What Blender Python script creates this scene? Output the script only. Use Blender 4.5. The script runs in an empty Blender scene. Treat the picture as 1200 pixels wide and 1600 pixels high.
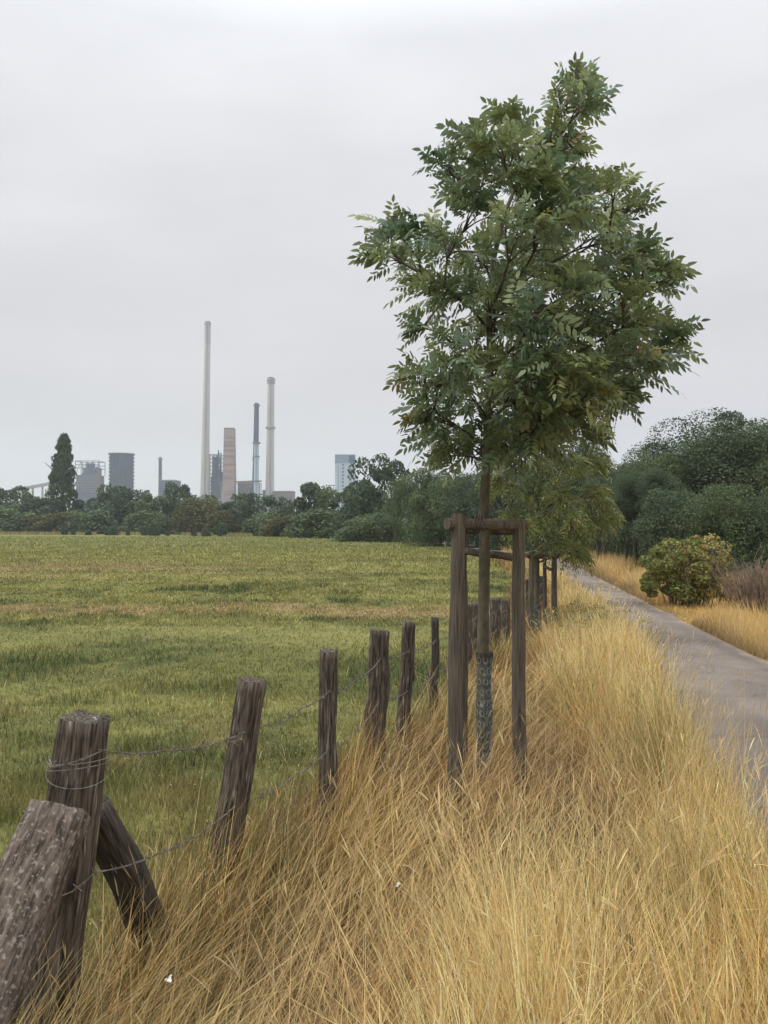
import bpy, math, random
import numpy as np
from mathutils import Vector, Matrix

R = math.radians
random.seed(7)
RNG = np.random.default_rng(7)
SC = bpy.context.scene
COL = SC.collection

# ---------------------------------------------------------------- camera
F = 1200.0          # focal length in photo pixels (photo 1200 x 1600)
H = 1.6             # eye height
YH = 820.0          # horizon row in the photo
PITCH = math.atan((YH - 800) / F)
cd = bpy.data.cameras.new("camera")
cam = bpy.data.objects.new("camera", cd)
COL.objects.link(cam)
cam.location = (0, 0, H)
cam.rotation_euler = (R(90) + PITCH, 0, 0)
cd.sensor_fit = 'VERTICAL'
cd.sensor_height = 32.0
cd.lens = 32.0 * F / 1600.0
cd.clip_start = 0.05
cd.clip_end = 9000
SC.camera = cam

# ---------------------------------------------------------------- sky and sun
SUN_EL, SUN_AZ = R(52), R(-60)      # soft light from the upper left, a little behind the camera
w = bpy.data.worlds.new("World")
SC.world = w
w.use_nodes = True
nt = w.node_tree
nt.nodes.clear()
N = nt.nodes.new
L = nt.links.new
out = N('ShaderNodeOutputWorld')
bg1 = N('ShaderNodeBackground')
bg2 = N('ShaderNodeBackground')
mixs = N('ShaderNodeMixShader')
mixs.inputs[0].default_value = 0.9
sky = N('ShaderNodeTexSky')
sky.sky_type = 'NISHITA'
sky.sun_disc = False
sky.sun_elevation = SUN_EL
sky.sun_rotation = R(180) - SUN_AZ
L(sky.outputs[0], bg1.inputs[0])
bg1.inputs[1].default_value = 0.09
tc = N('ShaderNodeTexCoord')
sx = N('ShaderNodeSeparateXYZ')
L(tc.outputs['Generated'], sx.inputs[0])
ramp = N('ShaderNodeValToRGB')
L(sx.outputs[2], ramp.inputs[0])
e = ramp.color_ramp
e.elements[0].position = 0.0
e.elements[0].color = (0.64, 0.585, 0.555, 1)
e.elements[1].position = 1.0
e.elements[1].color = (2.7, 2.78, 2.86, 1)
for p, c in ((0.12, (0.625, 0.58, 0.56)), (0.27, (0.665, 0.635, 0.63)), (0.54, (0.82, 0.82, 0.835)), (0.68, (1.6, 1.62, 1.64))):
    k = e.elements.new(p)
    k.color = (*c, 1)
# faint streaky cloud structure
mp = N('ShaderNodeMapping')
mp.inputs['Scale'].default_value = (1.6, 1.6, 5.0)
L(tc.outputs['Generated'], mp.inputs[0])
nz = N('ShaderNodeTexNoise')
nz.inputs['Scale'].default_value = 2.2
nz.inputs['Detail'].default_value = 5
nz.inputs['Roughness'].default_value = 0.5
L(mp.outputs[0], nz.inputs[0])
mr = N('ShaderNodeMapRange')
mr.inputs[1].default_value = 0.3
mr.inputs[2].default_value = 0.7
mr.inputs[3].default_value = 0.93
mr.inputs[4].default_value = 1.06
L(nz.outputs[0], mr.inputs[0])
vm = N('ShaderNodeVectorMath')
vm.operation = 'SCALE'
L(ramp.outputs[0], vm.inputs[0])
L(mr.outputs[0], vm.inputs['Scale'])
L(vm.outputs[0], bg2.inputs[0])
bg2.inputs[1].default_value = 1.0
L(bg1.outputs[0], mixs.inputs[1])
L(bg2.outputs[0], mixs.inputs[2])
L(mixs.outputs[0], out.inputs[0])

sd = bpy.data.lights.new("sun", 'SUN')
sd.energy = 1.4
sd.angle = R(22)
sd.color = (1.0, 0.95, 0.87)
sun = bpy.data.objects.new("sun", sd)
COL.objects.link(sun)
sv = Vector((math.sin(SUN_AZ) * math.cos(SUN_EL), math.cos(SUN_AZ) * math.cos(SUN_EL) * 0.4 - 0.25, math.sin(SUN_EL)))
sun.rotation_euler = sv.to_track_quat('Z', 'Y').to_euler()

SC.view_settings.view_transform = 'Standard'
SC.view_settings.look = 'None'
SC.view_settings.exposure = 0.2
SC.view_settings.gamma = 1.0
SC.cycles.use_denoising = True
SC.cycles.max_bounces = 5
SC.cycles.diffuse_bounces = 3
SC.cycles.transmission_bounces = 3
SC.cycles.transparent_max_bounces = 8
SC.cycles.volume_bounces = 1
SC.cycles.caustics_reflective = False
SC.cycles.caustics_refractive = False


# ---------------------------------------------------------------- projection helpers (building on measured places)
def at(px, py, Y):
    """world point on the line of sight of a photo pixel at forward distance Y"""
    a = (px - 600) / F
    b = (800 - py) / F
    cy, sy = math.cos(PITCH), math.sin(PITCH)
    dy = cy - b * sy
    dz = sy + b * cy
    return Vector((a / dy * Y, Y, H + dz / dy * Y))


def gz(y):
    t = np.clip((np.asarray(y, float) - 3.0) / 10.0, 0, 1)
    return -0.24 * t * t * (3 - 2 * t)


def gz1(y):
    return float(gz(y))


# ---------------------------------------------------------------- numpy noise
_perm = np.random.default_rng(3).random((256, 256))


def vnoise(x, y):
    x = np.asarray(x, float)
    y = np.asarray(y, float)
    xi = np.floor(x).astype(int)
    yi = np.floor(y).astype(int)
    fx = x - xi
    fy = y - yi
    fx = fx * fx * (3 - 2 * fx)
    fy = fy * fy * (3 - 2 * fy)
    a = _perm[xi & 255, yi & 255]
    b = _perm[(xi + 1) & 255, yi & 255]
    c = _perm[xi & 255, (yi + 1) & 255]
    d = _perm[(xi + 1) & 255, (yi + 1) & 255]
    return (a * (1 - fx) + b * fx) * (1 - fy) + (c * (1 - fx) + d * fx) * fy


def fbm(x, y, o=4):
    s = 0
    a = 0.5
    t = 0
    for k in range(o):
        s = s + a * vnoise(x * 2 ** k + 17.3 * k, y * 2 ** k + 9.1 * k)
        t += a
        a *= 0.5
    return s / t


def mixc(a, b, t):
    t = np.clip(np.asarray(t), 0, 1)[..., None]
    return np.asarray(a) * (1 - t) + np.asarray(b) * t


def sstep(x, a, b):
    t = np.clip((x - a) / (b - a), 0, 1)
    return t * t * (3 - 2 * t)


# ---------------------------------------------------------------- materials
def new_mat(name):
    m = bpy.data.materials.new(name)
    m.use_nodes = True
    n = m.node_tree
    b = n.nodes['Principled BSDF']
    return m, n, b


def noise_mat(name, c1, c2, scale=5.0, rough=0.9, stretch=(1, 1, 1), bump=0.0, detail=5, c3=None, s3=None, t3=0.62, bscale=None, spec=0.3, lo=0.35, hi=0.65, dist=0.01):
    m, n, b = new_mat(name)
    tc = n.nodes.new('ShaderNodeTexCoord')
    mp = n.nodes.new('ShaderNodeMapping')
    mp.inputs['Scale'].default_value = stretch
    n.links.new(tc.outputs['Object'], mp.inputs[0])
    nz = n.nodes.new('ShaderNodeTexNoise')
    nz.inputs['Scale'].default_value = scale
    nz.inputs['Detail'].default_value = detail
    nz.inputs['Roughness'].default_value = 0.62
    n.links.new(mp.outputs[0], nz.inputs[0])
    mr = n.nodes.new('ShaderNodeMapRange')
    mr.inputs[1].default_value = lo
    mr.inputs[2].default_value = hi
    n.links.new(nz.outputs[0], mr.inputs[0])
    mx = n.nodes.new('ShaderNodeMix')
    mx.data_type = 'RGBA'
    mx.inputs[6].default_value = (*c1, 1)
    mx.inputs[7].default_value = (*c2, 1)
    n.links.new(mr.outputs[0], mx.inputs[0])
    last = mx.outputs[2]
    if c3 is not None:
        n3 = n.nodes.new('ShaderNodeTexNoise')
        n3.inputs['Scale'].default_value = s3 or scale * 2
        n3.inputs['Detail'].default_value = 4
        n.links.new(mp.outputs[0] if (stretch[0] > 2 and s3 < 50) else tc.outputs['Object'], n3.inputs[0])
        m3 = n.nodes.new('ShaderNodeMapRange')
        m3.inputs[1].default_value = t3
        m3.inputs[2].default_value = t3 + 0.10
        n.links.new(n3.outputs[0], m3.inputs[0])
        x3 = n.nodes.new('ShaderNodeMix')
        x3.data_type = 'RGBA'
        x3.inputs[7].default_value = (*c3, 1)
        n.links.new(m3.outputs[0], x3.inputs[0])
        n.links.new(last, x3.inputs[6])
        last = x3.outputs[2]
    n.links.new(last, b.inputs['Base Color'])
    b.inputs['Roughness'].default_value = rough
    b.inputs['Specular IOR Level'].default_value = spec
    if bump:
        bp = n.nodes.new('ShaderNodeBump')
        bp.inputs['Strength'].default_value = bump
        bp.inputs['Distance'].default_value = dist
        n.links.new(nz.outputs[0], bp.inputs['Height'])
        n.links.new(bp.outputs[0], b.inputs['Normal'])
    return m


def attr_mat(name, transl=0.0, rough=0.8, spec=0.15, nscale=0.0, namt=0.3, bump=0.0):
    """colour from the mesh's own colour attribute, each blade or leaf with its own colour"""
    m, n, b = new_mat(name)
    at_ = n.nodes.new('ShaderNodeAttribute')
    at_.attribute_name = 'Col'
    last = at_.outputs['Color']
    if nscale:
        tc = n.nodes.new('ShaderNodeTexCoord')
        nz = n.nodes.new('ShaderNodeTexNoise')
        nz.inputs['Scale'].default_value = nscale
        nz.inputs['Detail'].default_value = 8
        nz.inputs['Roughness'].default_value = 0.7
        n.links.new(tc.outputs['Object'], nz.inputs[0])
        mr = n.nodes.new('ShaderNodeMapRange')
        mr.inputs[1].default_value = 0.3
        mr.inputs[2].default_value = 0.7
        mr.inputs[3].default_value = 1 - namt
        mr.inputs[4].default_value = 1 + namt
        n.links.new(nz.outputs[0], mr.inputs[0])
        sc = n.nodes.new('ShaderNodeVectorMath')
        sc.operation = 'SCALE'
        n.links.new(last, sc.inputs[0])
        n.links.new(mr.outputs[0], sc.inputs['Scale'])
        last = sc.outputs[0]
        if bump:
            bp = n.nodes.new('ShaderNodeBump')
            bp.inputs['Strength'].default_value = bump
            bp.inputs['Distance'].default_value = 0.05
            n.links.new(nz.outputs[0], bp.inputs['Height'])
            n.links.new(bp.outputs[0], b.inputs['Normal'])
    n.links.new(last, b.inputs['Base Color'])
    b.inputs['Roughness'].default_value = rough
    b.inputs['Specular IOR Level'].default_value = spec
    if transl:
        t = n.nodes.new('ShaderNodeBsdfTranslucent')
        n.links.new(last, t.inputs[0])
        ms = n.nodes.new('ShaderNodeMixShader')
        ms.inputs[0].default_value = transl
        o = n.nodes['Material Output']
        n.links.new(b.outputs[0], ms.inputs[1])
        n.links.new(t.outputs[0], ms.inputs[2])
        n.links.new(ms.outputs[0], o.inputs[0])
    return m


M = {}
M['grass'] = attr_mat('grass_blades', 0.3, 0.75, 0.12)
M['leaf'] = attr_mat('leaves', 0.34, 0.42, 0.5)
M['bgleaf'] = attr_mat('distant_leaves', 0.2, 0.8, 0.1)
M['ground'] = attr_mat('meadow_soil', 0, 0.95, 0.05, 9.0, 0.35, 0.4)
M['wood'] = noise_mat('weathered_wood', (0.026, 0.020, 0.015), (0.17, 0.138, 0.108), 16, 0.92, (7.0, 7.0, 0.55), 1.0, 9, (0.30, 0.275, 0.24), 11, 0.60, lo=0.38, hi=0.662)
M['wood_lichen'] = noise_mat('lichen_wood', (0.038, 0.029, 0.022), (0.20, 0.158, 0.128), 15, 0.95, (6.0, 6.0, 1.3), 1.0, 9, (0.25, 0.215, 0.19), 80, 0.56, lo=0.38, hi=0.66)
M['wood_dark'] = noise_mat('dark_wood', (0.022, 0.019, 0.016), (0.10, 0.083, 0.07), 14, 0.92, (7, 7, 0.5), 0.8, 7, (0.2, 0.18, 0.16), 40, 0.68)  # darker wood for brace, thin and far posts, bindings
M['stake'] = noise_mat('stake_wood', (0.04, 0.033, 0.027), (0.175, 0.145, 0.112), 14, 0.9, (7, 7, 0.3), 0.7, 8, (0.13, 0.13, 0.08), 9, 0.6, lo=0.3, hi=0.72)
M['bark'] = noise_mat('young_bark', (0.06, 0.055, 0.036), (0.15, 0.135, 0.09), 16, 0.9, (1, 1, 0.5), 0.6, 7, (0.07, 0.065, 0.045), 12, 0.58, lo=0.3, hi=0.7)
M['bark_dark'] = noise_mat('dark_bark', (0.045, 0.04, 0.032), (0.13, 0.115, 0.09), 10, 0.95, (2, 2, 0.3), 0.5)
M['wire'] = noise_mat('rusty_wire', (0.07, 0.055, 0.045), (0.2, 0.18, 0.16), 60, 0.6, spec=0.5)
M['asphalt'] = None


# ---------------------------------------------------------------- mesh builders
def link_mesh(name, V, faces_flat, counts, mat, parent=None, cols=None, smooth=False):
    V = np.asarray(V, np.float32).reshape(-1, 3)
    faces_flat = np.asarray(faces_flat, np.int32).ravel()
    counts = np.asarray(counts, np.int32).ravel()
    me = bpy.data.meshes.new(name)
    me.vertices.add(len(V))
    me.vertices.foreach_set('co', V.ravel())
    me.loops.add(len(faces_flat))
    me.loops.foreach_set('vertex_index', faces_flat)
    me.polygons.add(len(counts))
    st = np.zeros(len(counts), np.int32)
    st[1:] = np.cumsum(counts)[:-1]
    me.polygons.foreach_set('loop_start', st)
    try:
        me.polygons.foreach_set('loop_total', counts)
    except Exception:
        pass
    if smooth:
        me.polygons.foreach_set('use_smooth', np.ones(len(counts), bool))
    me.update(calc_edges=True)
    if cols is not None:
        a = me.color_attributes.new('Col', 'FLOAT_COLOR', 'POINT')
        c4 = np.ones((len(V), 4), np.float32)
        c4[:, :3] = cols
        a.data.foreach_set('color', c4.ravel())
    me.materials.append(mat)
    o = bpy.data.objects.new(name, me)
    COL.objects.link(o)
    if parent is not None:
        o.parent = parent
    return o


class MB:
    def __init__(s):
        s.v = []
        s.f = []

    def add(s, vs, fs):
        n = len(s.v)
        s.v += [tuple(v) for v in vs]
        s.f += [tuple(i + n for i in f) for f in fs]

    def box(s, x0, x1, y0, y1, z0, z1):
        s.add([(x0, y0, z0), (x1, y0, z0), (x1, y1, z0), (x0, y1, z0), (x0, y0, z1), (x1, y0, z1), (x1, y1, z1), (x0, y1, z1)],
              [(0, 3, 2, 1), (4, 5, 6, 7), (0, 1, 5, 4), (1, 2, 6, 5), (2, 3, 7, 6), (3, 0, 4, 7)])

    def tube(s, pts, rad, n=8, cap=True, jit=0.0, ring=None):
        pts = [Vector(p) for p in pts]
        m = len(pts)
        if not hasattr(rad, '__len__'):
            rad = [rad] * m
        up = Vector((0, 0, 1))
        vs = []
        d0 = (pts[-1] - pts[0]).normalized()
        ref = Vector((1, 0, 0)) if abs(d0.x) < 0.8 else Vector((0, 1, 0))
        for i, p in enumerate(pts):
            d = (pts[min(i + 1, m - 1)] - pts[max(i - 1, 0)])
            if d.length < 1e-9:
                d = d0
            d = d.normalized()
            a = (ref - d * ref.dot(d)).normalized()
            b = d.cross(a)
            for k in range(n):
                t = 2 * math.pi * k / n
                r = rad[i] * (1 + random.uniform(-jit, jit))
                if ring:
                    r *= ring[k % len(ring)]
                vs.append(p + a * math.cos(t) * r + b * math.sin(t) * r)
        fs = []
        for i in range(m - 1):
            for k in range(n):
                k2 = (k + 1) % n
                fs.append((i * n + k, i * n + k2, (i + 1) * n + k2, (i + 1) * n + k))
        if cap:
            fs.append(tuple(range(n - 1, -1, -1)))
            fs.append(tuple((m - 1) * n + k for k in range(n)))
        s.add(vs, fs)

    def beam(s, a, b, w=0.1, h=None):
        a = Vector(a)
        b = Vector(b)
        h = h or w
        d = (b - a).normalized()
        ref = Vector((0, 0, 1)) if abs(d.z) < 0.9 else Vector((1, 0, 0))
        u = d.cross(ref).normalized()
        v = u.cross(d)
        vs = []
        for p in (a, b):
            for su, sv_ in ((-1, -1), (1, -1), (1, 1), (-1, 1)):
                vs.append(p + u * su * w / 2 + v * sv_ * h / 2)
        s.add(vs, [(0, 3, 2, 1), (4, 5, 6, 7), (0, 1, 5, 4), (1, 2, 6, 5), (2, 3, 7, 6), (3, 0, 4, 7)])

    def build(s, name, mat, parent=None, smooth=False):
        me = bpy.data.meshes.new(name)
        me.from_pydata(s.v, [], s.f)
        if smooth:
            me.polygons.foreach_set('use_smooth', np.ones(len(me.polygons), bool))
        me.update()
        me.materials.append(mat)
        o = bpy.data.objects.new(name, me)
        COL.objects.link(o)
        if parent is not None:
            o.parent = parent
        return o


def tag(o, label=None, cat=None, group=None, kind=None):
    if label:
        o['label'] = label
    if cat:
        o['category'] = cat
    if group:
        o['group'] = group
    if kind:
        o['kind'] = kind
    return o


def empty(name, loc=(0, 0, 0)):
    o = bpy.data.objects.new(name, None)
    COL.objects.link(o)
    o.location = loc
    o.empty_display_size = 0.2
    return o


# ================================================================ THE SETTING
EY = np.array([-6, 0, 2.8, 3.8, 5.2, 7, 9.5, 14, 18.7, 22.8, 27, 32.5, 37.4, 45, 55, 70, 100])
EL = np.array([-.6, .75, 1.40, 1.66, 1.98, 2.45, 3.0, 3.95, 4.6, 5.2, 5.75, 6.5, 7.1, 7.6, 7.3, 6.0, 2.0])
ER = np.array([2.5, 3.4, 3.85, 4.0, 4.22, 4.5, 4.9, 5.6, 6.25, 6.85, 7.45, 8.3, 8.95, 9.5, 9.2, 8.0, 4.0])
FYY = np.array([-5, 2.24, 3.1, 3.85, 5.1, 5.45, 6.3, 8.3, 10.3, 15, 22, 35, 60, 100])
FXX = np.array([-3, -.88, -.6, -.29, -.04, .12, .42, .92, 1.5, 2.7, 3.9, 5.6, 6.0, 1.0])


def pl(y):
    return np.interp(y, EY, EL)


def pr(y):
    return np.interp(y, EY, ER)


def fx(y):
    return np.interp(y, FYY, FXX)


G_LIGHT = (0.25, 0.24, 0.088)
G_MID = (0.145, 0.148, 0.052)
G_DARK = np.array([0.060, 0.080, 0.030])
G_BROWN = (0.31, 0.235, 0.12)
G_DRY = (0.46, 0.32, 0.115)


def field_col(x, y):
    n1 = fbm(x * 0.9 + 5, y * 0.55 + 3, 4)
    n2 = fbm(x * 0.22 + 40, y * 0.32 + 8, 3)
    n3 = fbm(x * 3.1 + 11, y * 2.4 + 70, 3)
    c = mixc(G_MID, G_LIGHT, sstep(n1 * .6 + n3 * .4, 0.38, 0.62))
    c = mixc(c, G_DARK, sstep(n2 * .45 + n1 * .55, 0.53, 0.64) * (.3 + .7 * sstep(40 - y, 0, 20)) * .9)
    n4 = fbm(x * .13 + 20, y * .6 + 2, 4)
    c = mixc(c, (0.27, 0.265, 0.09), sstep(n4, .52, .64) * .7)
    c = mixc(c, G_DARK, sstep(fbm(x * .5 + 70, y * .6 + 5, 4), .58, .70) * .3)
    # darker lush patch a few metres out, a dry trodden band beyond it
    wob = (vnoise(x * .35, y * 0) - .5) * 1.6
    dk = np.exp(-((y - 9.8 - wob) / 1.7) ** 2) * sstep(n1, 0.30, 0.48)
    c = mixc(c, G_DARK, dk * .9)
    c = mixc(c, G_DARK * np.array([1.3, 1.15, 1.2]), sstep(fbm(x * .8 + 33, y * .8 + 12, 4), .50, .60) * sstep(8.5 - y, 0, 3) * .7)
    c = mixc(c, G_LIGHT, np.exp(-((y - 13.0 - wob) / 1.3) ** 2) * .6)
    br = np.exp(-((y - 16.8 - wob * .8) / 1.1) ** 4) * sstep(n3 * .5 + n2 * .5, .28, .5)
    c = mixc(c, G_BROWN, br * .9)
    br2 = np.exp(-((y - 34 - x * .18) / 7) ** 4) * sstep(n2 * .5 + fbm(x * .1, y * .5, 3) * .5, .44, .6) * sstep(-x, -4, 14)
    c = mixc(c, G_BROWN, br2 * .65)
    drys = sstep(fbm(x * 1.7 + 90, y * 1.3 + 31, 4), .52, .68) * sstep(9 - y, 0, 4)
    c = mixc(c, (0.21, 0.17, 0.07), drys * .7)
    c = mixc(c, (0.20, 0.215, 0.08), sstep(y, 30, 90) * .6)
    return c


def dry_amount(x, y):
    """1 on the dry verges, 0 on the meadow"""
    e = fx(y) - 0.14 + (vnoise(x * 3 + 7, y * 1.3) - .5) * .35
    e = e - .24 * np.exp(-((y - 2.9) / .35) ** 2)
    return sstep(x - e, -0.10, 0.16)


def right_col(x, y):
    n = fbm(x * .7 + 3, y * .5 + 9, 4)
    return mixc((0.47, 0.32, 0.11), (0.33, 0.23, 0.09), sstep(n, .4, .65))


def ground_col(x, y):
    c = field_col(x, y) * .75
    thatch = mixc((0.15, 0.098, 0.045), (0.27, 0.18, 0.075), fbm(x * 3, y * 3, 4))  # dead thatch, with shade of the gaps between stems in its colour
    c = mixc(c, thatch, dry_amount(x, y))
    r = sstep(x - pr(y), -.2, .1)
    c = mixc(c, right_col(x, y) * .8, r)
    c = mixc(c, (0.09, 0.08, 0.04), sstep(y, 36, 44) * sstep(x - fx(y), 0, 3))
    return c


# ground: one sheet, fine near the camera, coarse to the horizon
ys = np.unique(np.concatenate([np.linspace(-150, -2, 12), np.arange(-2, 20, .12), np.arange(20, 60, .5), np.arange(60, 260, 3), np.geomspace(260, 3000, 40)]))
xs = np.unique(np.concatenate([-np.geomspace(12, 2000, 60), np.arange(-12, 8, .14), np.geomspace(8, 2000, 60)]))
X, Y = np.meshgrid(xs, ys)
und = (fbm(X * .5, Y * .5, 3) - .5) * .06 * (1 - sstep(Y, 60, 120)) * (1 - sstep(X - pl(Y), -.5, -.1) * (1 - sstep(X - pr(Y), .1, .6)))
Z = gz(Y) + und
V = np.stack([X, Y, Z], -1).reshape(-1, 3)
ny, nx = X.shape
idx = np.arange(ny * nx).reshape(ny, nx)
Fq = np.stack([idx[:-1, :-1], idx[:-1, 1:], idx[1:, 1:], idx[1:, :-1]], -1).reshape(-1, 4)
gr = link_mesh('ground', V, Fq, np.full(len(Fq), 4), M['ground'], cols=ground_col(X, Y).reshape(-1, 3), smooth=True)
tag(gr, kind='structure')


def gzu(x, y):
    und = (fbm(x * .5, y * .5, 3) - .5) * .06 * (1 - sstep(y, 60, 120)) * (1 - sstep(x - pl(y), -.5, -.1) * (1 - sstep(x - pr(y), .1, .6)))
    return gz(y) + und


# path --------------------------------------------------------------
def path_material():
    m, n, b = new_mat('worn_asphalt')
    tc = n.nodes.new('ShaderNodeTexCoord')
    at_ = n.nodes.new('ShaderNodeAttribute')
    at_.attribute_name = 'Col'

    def noise(s, d, r=.6):
        z = n.nodes.new('ShaderNodeTexNoise')
        z.inputs['Scale'].default_value = s
        z.inputs['Detail'].default_value = d
        z.inputs['Roughness'].default_value = r
        n.links.new(tc.outputs['Object'], z.inputs[0])
        return z
    a = noise(1.1, 6)
    g = noise(140, 3, .8)
    mr = n.nodes.new('ShaderNodeMapRange')
    mr.inputs[1].default_value = .35
    mr.inputs[2].default_value = .65
    mr.inputs[3].default_value = .82
    mr.inputs[4].default_value = 1.14
    n.links.new(a.outputs[0], mr.inputs[0])
    m2 = n.nodes.new('ShaderNodeMapRange')
    m2.inputs[1].default_value = .3
    m2.inputs[2].default_value = .7
    m2.inputs[3].default_value = .62
    m2.inputs[4].default_value = 1.4
    n.links.new(g.outputs[0], m2.inputs[0])
    mu = n.nodes.new('ShaderNodeMath')
    mu.operation = 'MULTIPLY'
    n.links.new(mr.outputs[0], mu.inputs[0])
    n.links.new(m2.outputs[0], mu.inputs[1])
    # cracks
    nz = noise(2.5, 4)
    mxv = n.nodes.new('ShaderNodeVectorMath')
    mxv.operation = 'MULTIPLY_ADD'
    mxv.inputs[1].default_value = (.35, .35, .35)
    n.links.new(nz.outputs['Color'], mxv.inputs[0])
    n.links.new(tc.outputs['Object'], mxv.inputs[2])
    vo = n.nodes.new('ShaderNodeTexVoronoi')
    vo.feature = 'DISTANCE_TO_EDGE'
    vo.inputs['Scale'].default_value = .9
    n.links.new(mxv.outputs[0], vo.inputs[0])
    cr = n.nodes.new('ShaderNodeMapRange')
    cr.inputs[1].default_value = 0.0
    cr.inputs[2].default_value = 0.018
    cr.inputs[3].default_value = 0.72
    cr.inputs[4].default_value = 1.0
    n.links.new(vo.outputs['Distance'], cr.inputs[0])
    mu2 = n.nodes.new('ShaderNodeMath')
    mu2.operation = 'MULTIPLY'
    n.links.new(mu.outputs[0], mu2.inputs[0])
    n.links.new(cr.outputs[0], mu2.inputs[1])
    sc = n.nodes.new('ShaderNodeVectorMath')
    sc.operation = 'SCALE'
    n.links.new(at_.outputs['Color'], sc.inputs[0])
    n.links.new(mu2.outputs[0], sc.inputs['Scale'])
    n.links.new(sc.outputs[0], b.inputs['Base Color'])
    b.inputs['Roughness'].default_value = .9
    b.inputs['Specular IOR Level'].default_value = .2
    bp = n.nodes.new('ShaderNodeBump')
    bp.inputs['Strength'].default_value = .5
    bp.inputs['Distance'].default_value = .006
    n.links.new(g.outputs[0], bp.inputs['Height'])
    n.links.new(bp.outputs[0], b.inputs['Normal'])
    return m


M['asphalt'] = path_material()
py_ = np.concatenate([np.arange(-5, 50, .12), np.arange(50, 95, .5)])
ts = np.linspace(0, 1, 30)
T, PY = np.meshgrid(ts, py_)
lx = pl(PY) + (vnoise(PY * 2.3, PY * 0 + 3) - .5) * .10 - .05
rx = pr(PY) + (vnoise(PY * 1.9, PY * 0 + 13) - .5) * .16 + .03
PX = lx * (1 - T) + rx * T
edge = np.minimum(PX - lx, rx - PX)
pc = mixc((0.175, 0.149, 0.129), (0.120, 0.102, 0.090), sstep(fbm(PX * 1.4, PY * .6, 5), .38, .66))
wheel = np.exp(-((T - .3) / .1) ** 2) + np.exp(-((T - .72) / .1) ** 2)
pc = mixc(pc, (0.205, 0.17, 0.14), wheel * .45)
pc = mixc(pc, (0.24, 0.18, 0.13), (1 - sstep(edge + (fbm(PX * 4, PY * 4, 3) - .5) * .25, .0, .22)) * .8)
pz = gz(PY) + .012 + .02 * np.sin(np.pi * T)
V = np.stack([PX, PY, pz], -1).reshape(-1, 3)
ny, nx = PX.shape
idx = np.arange(ny * nx).reshape(ny, nx)
Fq = np.stack([idx[:-1, :-1], idx[:-1, 1:], idx[1:, 1:], idx[1:, :-1]], -1).reshape(-1, 4)
pt = link_mesh('path', V, Fq, np.full(len(Fq), 4), M['asphalt'], cols=pc.reshape(-1, 3), smooth=True)
tag(pt, kind='structure')


# ================================================================ GRASS
class Blades:
    def __init__(s):
        s.V, s.Fc, s.Cn, s.C = [], [], [], []
        s.n = 0

    def add(s, base, length, az, th0, th1, width, col, seg=4, tipw=0.15, side=None, profile=None):
        """curved ribbons; th0 lean at the base, th1 extra lean by the tip"""
        Nn = len(base)
        length = np.broadcast_to(length, (Nn,))
        width = np.broadcast_to(width, (Nn,))
        P = np.zeros((Nn, seg + 1, 3))
        P[:, 0] = base
        d = np.stack([np.cos(az), np.sin(az)], -1)
        for k in range(seg):
            th = th0 + th1 * ((k + .5) / seg) ** 1.3
            st = length / seg
            P[:, k + 1, :2] = P[:, k, :2] + d * (np.sin(th) * st)[:, None]
            P[:, k + 1, 2] = P[:, k, 2] + np.cos(th) * st
        if side is None:
            side = RNG.uniform(0, 2 * np.pi, Nn)
        sv_ = np.stack([np.cos(side), np.sin(side), np.zeros(Nn)], -1)
        t = np.linspace(0, 1, seg + 1)
        wp = np.array(profile) if profile is not None else (1 - (1 - tipw) * t ** 1.6)
        off = sv_[:, None, :] * (width[:, None] * wp[None, :] * .5)[..., None]
        VV = np.stack([P - off, P + off], 2)          # N,seg+1,2,3
        vi = np.arange(Nn * (seg + 1) * 2).reshape(Nn, seg + 1, 2) + s.n
        Fq = np.stack([vi[:, :-1, 0], vi[:, :-1, 1], vi[:, 1:, 1], vi[:, 1:, 0]], -1).reshape(-1, 4)
        s.V.append(VV.reshape(-1, 3))
        s.Fc.append(Fq)
        s.C.append(np.repeat(col, (seg + 1) * 2, axis=0))
        s.n += Nn * (seg + 1) * 2
        return P

    def build(s, name, mat, label, cat):
        V = np.concatenate(s.V)
        Fq = np.concatenate(s.Fc)
        o = link_mesh(name, V, Fq, np.full(len(Fq), 4), mat, cols=np.concatenate(s.C))
        tag(o, label, cat, kind='stuff')
        return o


def jitter_col(c, amt, hue=.025):
    n = len(c)
    f = np.exp(RNG.normal(0, amt, n))[:, None]
    h = 1 + RNG.normal(0, hue, (n, 3))
    return np.clip(c * f * h, .005, .9)


STRAW = np.array([0.82, 0.62, 0.30])
GOLD = np.array([0.51, 0.325, 0.10])
RUST = np.array([0.33, 0.19, 0.085])
BRWN = np.array([0.17, 0.11, 0.06])
OLIVE = np.array([0.22, 0.22, 0.07])


def zone(x, y):
    """0 = lodged brown tangle by the fence, 1 = upright pale straw by the path"""
    u = (x - fx(y)) / np.maximum(pl(y) - fx(y), .3)
    n = fbm(x * 1.1 + 2, y * .9 + 5, 3)
    return sstep(u + (n - .5) * .6, .40, .72)


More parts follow.
